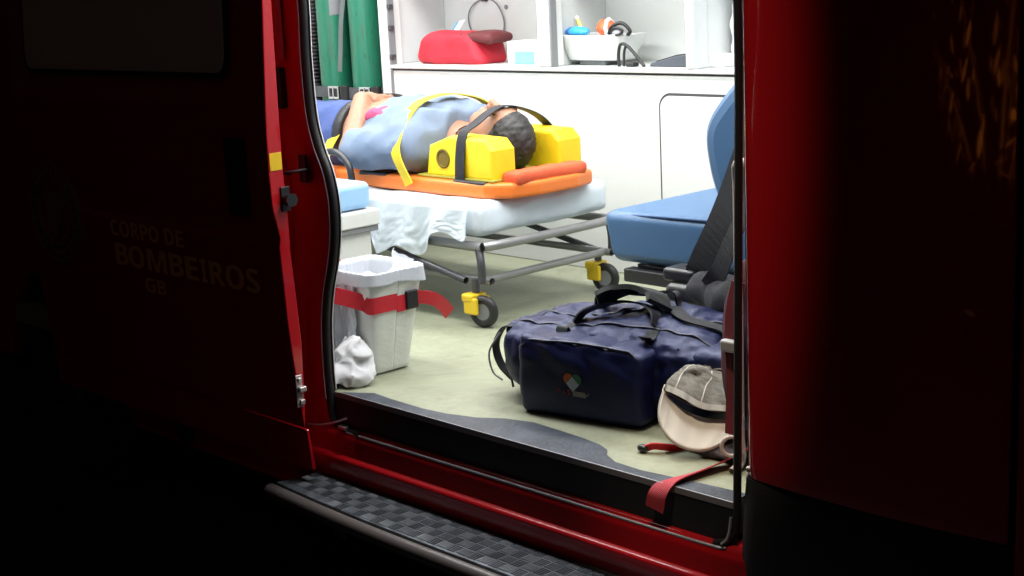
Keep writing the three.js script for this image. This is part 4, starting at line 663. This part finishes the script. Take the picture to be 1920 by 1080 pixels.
// ============================================================ WASTE BIN
{
  const t = thing('waste_bin', 'pale tapered waste bin with a white liner beside the rear door pillar', 'bin');
  const c0 = [-1.375, -0.212], c1 = [-1.372, -0.232]; // base and rim centres
  const rect = (a, s = 0.16) => { const c = Math.cos(a), q = Math.sin(a), k = 1 / Math.max(Math.abs(c), Math.abs(q)), r = 1 / (Math.abs(c) ** 9 + Math.abs(q) ** 9) ** (1 / 9); return [c * r, q * r]; };
  const wall = (u, v) => { const [a, b] = rect(u * Math.PI * 2), hx = mix(0.09, 0.112, v), hz = mix(0.062, 0.092, v); return V(mix(c0[0], c1[0], v) + a * hx, mix(0.607, 0.868, v), mix(c0[1], c1[1], v) + b * hz); };
  part('body', slab(wall, 96, 20, 0.003), M.bin, t);
  part('bottom', box(-1.455, -1.295, 0.606, 0.612, -0.268, -0.156, 0.002), M.bin, t);
  part('feet', merge([box(-1.452, -1.298, 0.6, 0.6065, -0.268, -0.16, 0.002)]), M.black, t);
  part('rim', tube(Array.from({ length: 48 }, (_, k) => { const p = wall(k / 48, 1); return [p.x, 0.868, p.z]; }), 0.0055, 140, 8, true), M.bin, t);
  const pleat = (u) => 0.5 - Math.abs(noise(u * 34, 3, 1)) - 0.5 * Math.abs(noise(u * 71, 8, 1));
  part('liner', slab((u, v) => { const p = wall(u, 1), q = wall(u, 0.3), n = pleat(u), w = 0.014 * n;
    if (v < 0.4) { const k = v / 0.4; return V(c1[0] + (p.x - c1[0]) * (1.075 - 0.03 * k), mix(0.838 + 0.018 * noise(u * 9, 0, 7), 0.876 + 0.004 * n, k), c1[1] + (p.z - c1[1]) * (1.09 - 0.045 * k)); }
    const k = (v - 0.4) / 0.6, f = 0.97 - 0.16 * k - 4 * w * k; return V(c1[0] + (mix(p.x, q.x, k) - c1[0]) * f, mix(0.876 + 0.004 * n, 0.7, k), c1[1] + (mix(p.z, q.z, k) - c1[1]) * f); }, 220, 24, 0.0008), M.bag, t);
  part('liner_fold', slab((u, v) => { const x = mix(-1.455, -1.318, u) + 0.012 * v * (u - 0.5), w = 0.012 * v * Math.sin(u * 16) + 0.006 * noise(u * 22, v * 5, 3); return V(x, mix(0.842, 0.635, v), mix(-0.134, -0.118, v) + w + 0.004 * Math.abs(noise(u * 30, v * 9, 1))); }, 70, 30, 0.0008), P(lin(0.7, 0.72, 0.76), 0.25, { transmission: 0.45, thickness: 0 }), t);
  rebase(t, c0[0], 0.6, c0[1]);
  const f = thing('crumpled_plastic', 'crumpled white plastic inside the top of the bin', 'plastic waste');
  part('heap', nets((x, y, z) => ell(x, y, z, [-1.385, 0.80, -0.225], [0.07, 0.05, 0.05]) + 0.03 * (Math.abs(noise(x * 15, y * 18, z * 15)) - 0.2) + 0.012 * (Math.abs(noise(x * 34, y * 34, z * 34)) - 0.2), [-1.48, 0.72, -0.32], [-1.29, 0.9, -0.14], 0.005), M.bag, f);
  part('fold', slab((u, v) => V(-1.34 + 0.06 * u + 0.012 * Math.sin(v * 5), 0.85 + 0.06 * v - 0.03 * u * u + 0.004 * Math.abs(Math.sin(u * 11 + v * 3)), -0.26 - 0.04 * v + 0.02 * Math.sin(u * 4)), 14, 10, 0.001), M.bag, f);
  rebase(f, -1.375, 0.83, -0.23);
  const s = thing('bin_strap', 'red webbing strap with a black buckle tied around the waste bin', 'strap');
  const loop = []; for (let k = 0; k <= 60; k++) { const u = k / 60, p = wall(u, 0.715); loop.push([c1[0] + (p.x - c1[0]) * 1.035, 0.788 + 0.012 * noise(u * 5, 1, 1) + 0.085 * clamp((-1.28 - p.x) / 0.16) * (p.z > -0.2 ? 1 : 0), c1[1] + (p.z - c1[1]) * 1.035 + 0.05 * clamp((-1.3 - p.x) / 0.05) * clamp((p.z + 0.2) / 0.03)]); }
  part('webbing', strap(loop, V(0, 1, 0), 0.043, 0.0025, 200), M.redWeb, s);
  part('buckle', box(-1.268, -1.255, 0.762, 0.812, -0.293, -0.253, 0.004), M.blackPlastic, s);
  part('tail', strap([[-1.262, 0.79, -0.285], [-1.258, 0.784, -0.32], [-1.264, 0.768, -0.36], [-1.282, 0.742, -0.4], [-1.305, 0.71, -0.44]], [[0.1, 1, 0.1], [0.4, 0.85, -0.25]], 0.036, 0.0025, 30), M.redWeb, s);
  rebase(s, -1.372, 0.77, -0.232);
  const w = thing('white_towel', 'crumpled white towel on the floor against the bin', 'towel');
  const crease = (x, y, z, f) => Math.abs(noise(x * f + z * f * 0.6, y * f * 1.2, z * f - x * f * 0.5)) - 0.22;
  part('heap', nets((x, y, z) => { let d = smin(ell(x, y, z, [-1.29, 0.628, -0.075], [0.07, 0.034, 0.06]), ell(x, y, z, [-1.3, 0.675, -0.1], [0.05, 0.035, 0.04]), 0.02); return d + 0.035 * crease(x, y, z, 13) + 0.014 * crease(x, y, z, 30); }, [-1.42, 0.598, -0.18], [-1.18, 0.76, 0.02], 0.0045), M.towel, w);
  part('fold', slab((u, v) => V(-1.345 + 0.075 * u + 0.006 * Math.sin(v * 7), 0.625 + 0.085 * v - 0.02 * u * v, -0.105 - 0.022 * v + 0.02 * Math.sin(u * 7 + v * 2) + 0.006 * Math.sin(u * 17)), 30, 16, 0.003), M.towel, w);
  rebase(w, -1.29, 0.6, -0.08);
}

// ============================================================ NAVY MEDICAL BAG
{
  const t = thing('medical_bag', 'large navy medical duffel bag with a heart logo on the cabin floor', 'bag');
  // local frame: x along the front, y up, z towards the doorway
  const wr = (x, y, z) => 0.006 * noise(x * 8 + 3, y * 9, z * 9) + 0.013 * (0.3 - Math.abs(noise(x * 7 + z * 9, y * 14, z * 10 - x * 9))) + 0.014 * (0.35 - Math.abs(noise(x * 26 - y * 14, y * 24 + x * 9, z * 26)));
  const topY = (x, z) => 0.2 + 0.036 * Math.exp(-(((x - 0.09) / 0.17) ** 2)) - 0.012 * Math.exp(-(((z + 0.12) / 0.05) ** 2));
  const bodyF = (x, y, z) => { const h = topY(x, z); let d = rbox(x, y - h / 2, z + 0.15, [0.265 + 0.03 * Math.sin(clamp(y / 0.24) * Math.PI) - 0.03 * clamp(1 - y / 0.08) * (x < 0 ? 1 : 0.3), h / 2, 0.145 + 0.02 * Math.sin(clamp(y / 0.2) * Math.PI) - 0.05 * clamp((y - 0.16) / 0.1)], 0.055); return d + wr(x, y, z) * clamp((y - 0.01) / 0.06); };
  part('body', nets(bodyF, [-0.36, -0.01, -0.36], [0.36, 0.32, 0.06], 0.007), M.navy, t);
  const pocketF = (x, y, z) => rbox(x + 0.02, y - 0.092, z - 0.012, [0.169, 0.089 + 0.006 * Math.cos(x * 9 + 1), 0.052 + 0.008 * Math.sin(clamp(y / 0.18) * 3.14)], 0.02) + 0.004 * noise(x * 12, y * 14, z * 12) + 0.016 * clamp((y - 0.1) / 0.06) * (0.25 - Math.abs(noise(x * 13 + y * 12, y * 17, 4)));
  part('front_pocket', nets(pocketF, [-0.23, -0.01, -0.06], [0.19, 0.22, 0.09], 0.006), M.navy, t);
  const zf = (x, y) => { let lo = 0.02, hi = 0.09; for (let k = 0; k < 22; k++) { const m = (lo + hi) / 2; if (pocketF(x, y, m) < 0) lo = m; else hi = m; } return lo; };
  part('end_pocket', nets((x, y, z) => rbox(x - 0.29, y - 0.115, z + 0.075, [0.062, 0.075, 0.08], 0.03) + wr(x, y, z) * 0.7, [0.2, 0.0, -0.2], [0.38, 0.23, 0.04], 0.006), M.navy, t);
  part('end_pocket', nets((x, y, z) => rbox(x + 0.275, y - 0.1, z + 0.14, [0.045, 0.08, 0.09], 0.035) + wr(x, y, z) * 0.8, [-0.36, 0.0, -0.27], [-0.2, 0.21, 0.0], 0.007), M.navy, t);
  const ztop = (x, y) => { let lo = -0.03, hi = 0.09; for (let k = 0; k < 22; k++) { const m = (lo + hi) / 2; if (Math.min(pocketF(x, y, m), bodyF(x, y, m)) < 0) lo = m; else hi = m; } return lo; };
  const pip = []; for (let k = 0; k <= 22; k++) { const a = k / 22, x = -0.186 + 0.33 * a, y = a < 0.1 ? mix(0.15, 0.178, a / 0.1) : a > 0.92 ? mix(0.178, 0.15, (a - 0.92) / 0.08) : 0.178 + 0.008 * Math.cos((x + 0.02) * 9) - 0.004; pip.push([x, y, zf(x, y - 0.012) - 0.006]); }
  part('zip', tube([[-0.19, 0.03, 0.028], [-0.191, 0.09, 0.03], ...pip], 0.0032, 120, 6), M.navyPiping, t);
  const rim = (z, k) => { const L = []; for (let i = 0; i <= 24; i++) { const x = -0.27 + 0.54 * i / 24; let y = 0.33; while (y > 0.05 && bodyF(x, y, z) > 0) y -= 0.002; L.push([x, y + 0.001, z]); } return L; };
  part('top_zip', merge([tube(rim(-0.045), 0.0035, 100, 6), tube(rim(-0.145), 0.003, 100, 6)]), M.navyPiping, t);
  const topAt = (x, z) => { let y = 0.34; while (y > 0.02 && bodyF(x, y, z) > 0) y -= 0.0015; return y; };
  const handle = (x0, x1, z, hgt, lean) => [[x0, topAt(x0, z) + 0.002, z], [x0 + 0.02, topAt(x0, z) + 0.03, z + lean * 0.3], [mix(x0, x1, 0.35), topAt(0, z) + hgt, z + lean], [mix(x0, x1, 0.65), topAt(0, z) + hgt * 1.05, z + lean], [x1 - 0.015, topAt(x1, z) + 0.03, z + lean * 0.3], [x1, topAt(x1, z) + 0.002, z]];
  part('handle', strap(handle(-0.1, 0.12, -0.05, 0.03, -0.07), [[0.1, 0.3, 1], [0, 0.3, 1]], 0.036, 0.004, 50), M.blackWeb, t);
  part('handle', strap(handle(-0.13, 0.1, -0.2, 0.03, 0.05), [[0.1, 0.3, 1], [0, 0.3, 1]], 0.036, 0.004, 50), M.blackWeb, t);
  part('handle_wrap', strap([[-0.055, 0.25, -0.08], [-0.02, 0.268, -0.112], [0.03, 0.277, -0.125], [0.08, 0.268, -0.118], [0.105, 0.25, -0.095]], [[0, 0.45, 1], [0, 0.2, 1]], 0.072, 0.012, 30), M.olive, t);
  for (const x of [-0.1, 0.12]) part('webbing', strap([[x, topAt(x, -0.05) + 0.003, -0.05], [x, topAt(x, -0.02) + 0.002, -0.02], [x, 0.2, 0.0], [x, 0.188, ztop(x, 0.188) + 0.003]], V(1, 0, 0), 0.03, 0.002, 20), M.olive, t);
  part('seam', merge([tube([[0.348, 0.04, -0.0], [0.355, 0.12, 0.0], [0.345, 0.186, -0.02], [0.345, 0.192, -0.08], [0.345, 0.186, -0.14]], 0.003, 40, 6), tube([[-0.262, 0.03, -0.012], [-0.27, 0.1, -0.008], [-0.262, 0.17, -0.03]], 0.003, 24, 6), tube([[0.2, 0.02, 0.0], [0.205, 0.1, 0.006], [0.2, 0.18, -0.012]], 0.0028, 24, 6)]), M.navyPiping, t);
  part('side_loop', strap([[-0.28, 0.17, -0.06], [-0.31, 0.165, -0.05], [-0.334, 0.12, -0.045], [-0.325, 0.07, -0.05], [-0.29, 0.035, -0.055]], V(0.1, 0, 1), 0.03, 0.003, 30), M.blackWeb, t);
  part('cord', merge([tube([[-0.3, 0.16, -0.02], [-0.33, 0.11, -0.012], [-0.326, 0.06, -0.016], [-0.3, 0.04, -0.02]], 0.0025, 24, 6)]), S(lin(0.4, 0.4, 0.42), 0.5), t);
  part('shoulder_strap', strap([[0.3, topAt(0.26, -0.15) + 0.0, -0.1], [0.25, topAt(0.24, -0.12) + 0.012, -0.12], [0.17, topAt(0.17, -0.11) + 0.014, -0.11], [0.1, topAt(0.1, -0.16) + 0.012, -0.16]], [[0, 0, 1], [0.2, 0, 1]], 0.04, 0.003, 30), M.blackWeb, t);
  // printed logo: three-part heart and faded lettering, lying on the pocket front
  const lay = (g, dx, dy, s, rot = 0) => { const p = g.attributes.position; const c = Math.cos(rot), q = Math.sin(rot); for (let k = 0; k < p.count; k++) { const a = p.getX(k) * s, b = p.getY(k) * s, x = dx + a * c - b * q, y = dy + a * q + b * c; p.setXYZ(k, x, y, zf(x, y) + 0.0008 + p.getZ(k) * 0.0004); } g.computeVertexNormals(); return g; };
  const flat = (fn) => { const s = new THREE.Shape(); fn(s); return new THREE.ExtrudeGeometry(s, { depth: 1, bevelEnabled: false, curveSegments: 20 }); };
  const hx = -0.028, hy = 0.104, k = 0.027; // square of side k turned by 45 degrees, a half disc on each upper side
  const half = () => flat((s) => { s.moveTo(-0.5, 0.0); s.lineTo(-0.5, 0.05); s.absarc(0, 0.05, 0.5, Math.PI, 0, true); s.lineTo(0.5, 0.0); });
  part('logo_orange', lay(half(), hx - k * 0.37, hy - 0.0145 + k * 0.37, k, Math.PI / 4), S(lin(0.75, 0.17, 0.03), 0.6), t);
  part('logo_green', lay(half(), hx + k * 0.37, hy - 0.0145 + k * 0.37, k, -Math.PI / 4), S(lin(0.05, 0.26, 0.11), 0.6), t);
  part('logo_square', lay(flat((s) => { s.moveTo(-0.47, -0.47); s.lineTo(0.47, -0.47); s.lineTo(0.47, 0.47); s.lineTo(-0.47, 0.47); }), hx, hy - 0.0145, k, Math.PI / 4), S(lin(0.5, 0.6, 0.66), 0.6), t);
  const font = await new FontLoader().loadAsync('fonts/droid/droid_sans_bold.typeface.json');
  let x = -0.073; for (const c of 'PAR') { const g = new TextGeometry(c, { font, size: 1, depth: 1, curveSegments: 5 }); part('letter', lay(g, x, 0.062, 0.0135), S(lin(0.2, 0.03, 0.045), 0.7), t); x += 0.0145; }
  part('letter_block', lay(merge([flat((s) => { s.moveTo(-0.1, 0); s.lineTo(2.6, -0.1); s.lineTo(2.75, 0.35); s.lineTo(2.6, 0.95); s.lineTo(0, 0.98); s.lineTo(-0.12, 0.6); }), flat((s) => { s.moveTo(2.8, 0.35); s.lineTo(3.0, 0.2); s.lineTo(3.45, 0.85); s.lineTo(3.2, 0.9); })]), x + 0.002, 0.0615, 0.0125), S(lin(0.24, 0.21, 0.22), 0.7), t, 'faded pale end of the lettering');
  t.position.set(-0.585, 0.601, -0.262); t.rotation.y = 9.3 * D;
}

// ============================================================ CAP ON THE RED-STRAPPED POUCH
{
  const t = thing('pouch', 'dark pouch with red straps lying on the floor edge under the cap', 'pouch');
  part('body', nets((x, y, z) => smin(ell(x, y, z, [-0.195, 0.613, -0.235], [0.11, 0.017, 0.068]), ell(x, y, z, [-0.15, 0.64, -0.29], [0.09, 0.05, 0.06]), 0.03) + 0.01 * noise(x * 26, y * 26, z * 26), [-0.36, 0.595, -0.36], [-0.03, 0.74, -0.08], 0.006), S(lin(0.03, 0.016, 0.02), 0.6, { bumpMap: weave, bumpScale: 0.0006 }), t);
  part('strap', strap([[-0.05, 0.66, -0.26], [-0.1, 0.645, -0.21], [-0.14, 0.618, -0.16], [-0.16, 0.608, -0.09], [-0.168, 0.608, -0.03], [-0.172, 0.604, 0.0], [-0.18, 0.585, 0.018], [-0.187, 0.553, 0.022]], [[0.5, 0.6, 0.3], [1, 0, -0.1]], 0.044, 0.0025, 60), S(lin(0.5, 0.04, 0.06), 0.65, { bumpMap: webbing, bumpScale: 0.0008 }), t, 'red strap end hanging over the door sill');
  part('strap', strap([[-0.335, 0.609, -0.124], [-0.322, 0.615, -0.133], [-0.306, 0.613, -0.148], [-0.292, 0.607, -0.172], [-0.28, 0.605, -0.2]], V(0.2, 0.9, 0.4), 0.018, 0.003, 20), M.redWeb, t);
  { const g = new THREE.SphereGeometry(0.01, 14, 10); g.scale(1.3, 0.9, 1); g.translate(-0.34, 0.61, -0.122); part('strap_end', g, M.blackPlastic, t); }
  { const g = new THREE.TorusGeometry(0.02, 0.004, 10, 28); g.rotateY(0.7); g.translate(-0.118, 0.655, -0.14); part('ring', g, M.beige, t); }
  part('blue_fold', nets((x, y, z) => ell(x, y, z, [-0.13, 0.69, -0.22], [0.05, 0.022, 0.03]) + 0.01 * noise(x * 36, y * 36, z * 36), [-0.2, 0.65, -0.28], [-0.06, 0.73, -0.16], 0.005), S(lin(0.06, 0.07, 0.2), 0.7), t);
  rebase(t, -0.22, 0.6, -0.2);

  const c = thing('baseball_cap', 'worn grey cap with a cream brim tipped on the dark pouch', 'cap');
  // local frame: x to the right of the viewer, y up, z towards the doorway; the opening looks towards +z
  const rimx = 0.084, crown = (u, v, s = 1) => { // u around the rim, v from the rim to the crown top
    const a = u * Math.PI * 2, w = v * 0.985, q = Math.sqrt(1 - w * w), up = Math.sin(a), n = 0.012 * noise(a * 1.3, v * 3, 3) + 0.006 * noise(a * 4, v * 6, 9) + 0.004 * (0.4 - Math.abs(noise(a * 3 + v * 5, v * 7, 5)));
    const top = Math.max(up, 0), low = Math.min(up, 0), rise = Math.sin(Math.min(1, v * 1.5) * Math.PI / 2);
    return V(rimx * Math.cos(a) * Math.pow(q, 0.7) * s + 0.006 * noise(a * 3, v * 4, 1), (top * (0.002 + 0.03 * rise) + low * 0.02) * Math.pow(q, 0.6) * s + 0.012 * rise + n * (0.25 + v) - (1 - v) * 0.012 * Math.exp(-(((Math.cos(a) - 0.1) / 0.5) ** 2)) * top, -0.11 * v + 0.018 * top * (1 - v) ** 2 + n);
  };
  part('crown', slab((u, v) => crown(u, v), 72, 24, 0.002), M.cap, c);
  part('lining', slab((u, v) => crown(u, v * 0.9 + 0.02, 0.93), 48, 14, 0.001), S(lin(0.03, 0.026, 0.026), 0.9), c);
  part('band', strap(Array.from({ length: 29 }, (_, k) => crown(mix(0.03, 0.47, k / 28), 0.03).add(V(0, 0.002, 0.003))), V(0, 0.6, -0.8), 0.014, 0.002, 60), S(lin(0.42, 0.41, 0.37), 0.85, { bumpMap: weave, bumpScale: 0.0006 }), c);
  for (const u of [0.12, 0.25, 0.38]) part('seam', tube(Array.from({ length: 10 }, (_, k) => { const p = crown(u, k / 10 * 0.95 + 0.02); return p.add(V(0, 0.0016, 0)); }), 0.0016, 30, 5), S(lin(0.5, 0.48, 0.44), 0.9), c);
  part('brim', slab((u, v) => { // hangs from the lower rim towards the viewer
    const a = mix(Math.PI * 1.0, Math.PI * 2.0, u), s = Math.sin((u) * Math.PI), inner = V(rimx * Math.cos(a), 0.042 * Math.sin(a), 0.012 * s);
    const out = Math.pow(s, 0.6) * 0.085 * v, arch = 0.016 * Math.cos((u - 0.5) * Math.PI);
    return V(inner.x * (1 + 0.06 * v * s), inner.y - out * 0.46 + 0.004, inner.z + out * 0.88 + (arch - 0.008) * v * 0.6 - 0.004);
  }, 60, 18, 0.0035), M.brim, c);
  part('brim_edge', tube(Array.from({ length: 31 }, (_, k) => { const u = mix(0.02, 0.98, k / 30), a = mix(Math.PI, Math.PI * 2, u), s = Math.sin(u * Math.PI), out = Math.pow(s, 0.6) * 0.085, arch = 0.016 * Math.cos((u - 0.5) * Math.PI); return [rimx * Math.cos(a) * (1 + 0.06 * s), 0.042 * Math.sin(a) - out * 0.46 + 0.003, 0.012 * s + out * 0.88 + (arch - 0.008) * 0.6 - 0.005]; }), 0.0026, 90, 6), S(lin(0.36, 0.33, 0.29), 0.85), c);
  part('back_strap', strap([[0.0, 0.062, -0.02], [0.022, 0.074, -0.012], [0.048, 0.07, 0.0], [0.066, 0.056, 0.006]], V(0, 0.5, 1), 0.018, 0.002, 20), S(lin(0.34, 0.33, 0.3), 0.85, { bumpMap: weave, bumpScale: 0.0006 }), c);
  c.position.set(-0.254, 0.709, -0.22); c.rotation.set(0.1, 27 * D, -0.27, 'YXZ');
}

renderer.render(scene, camera);
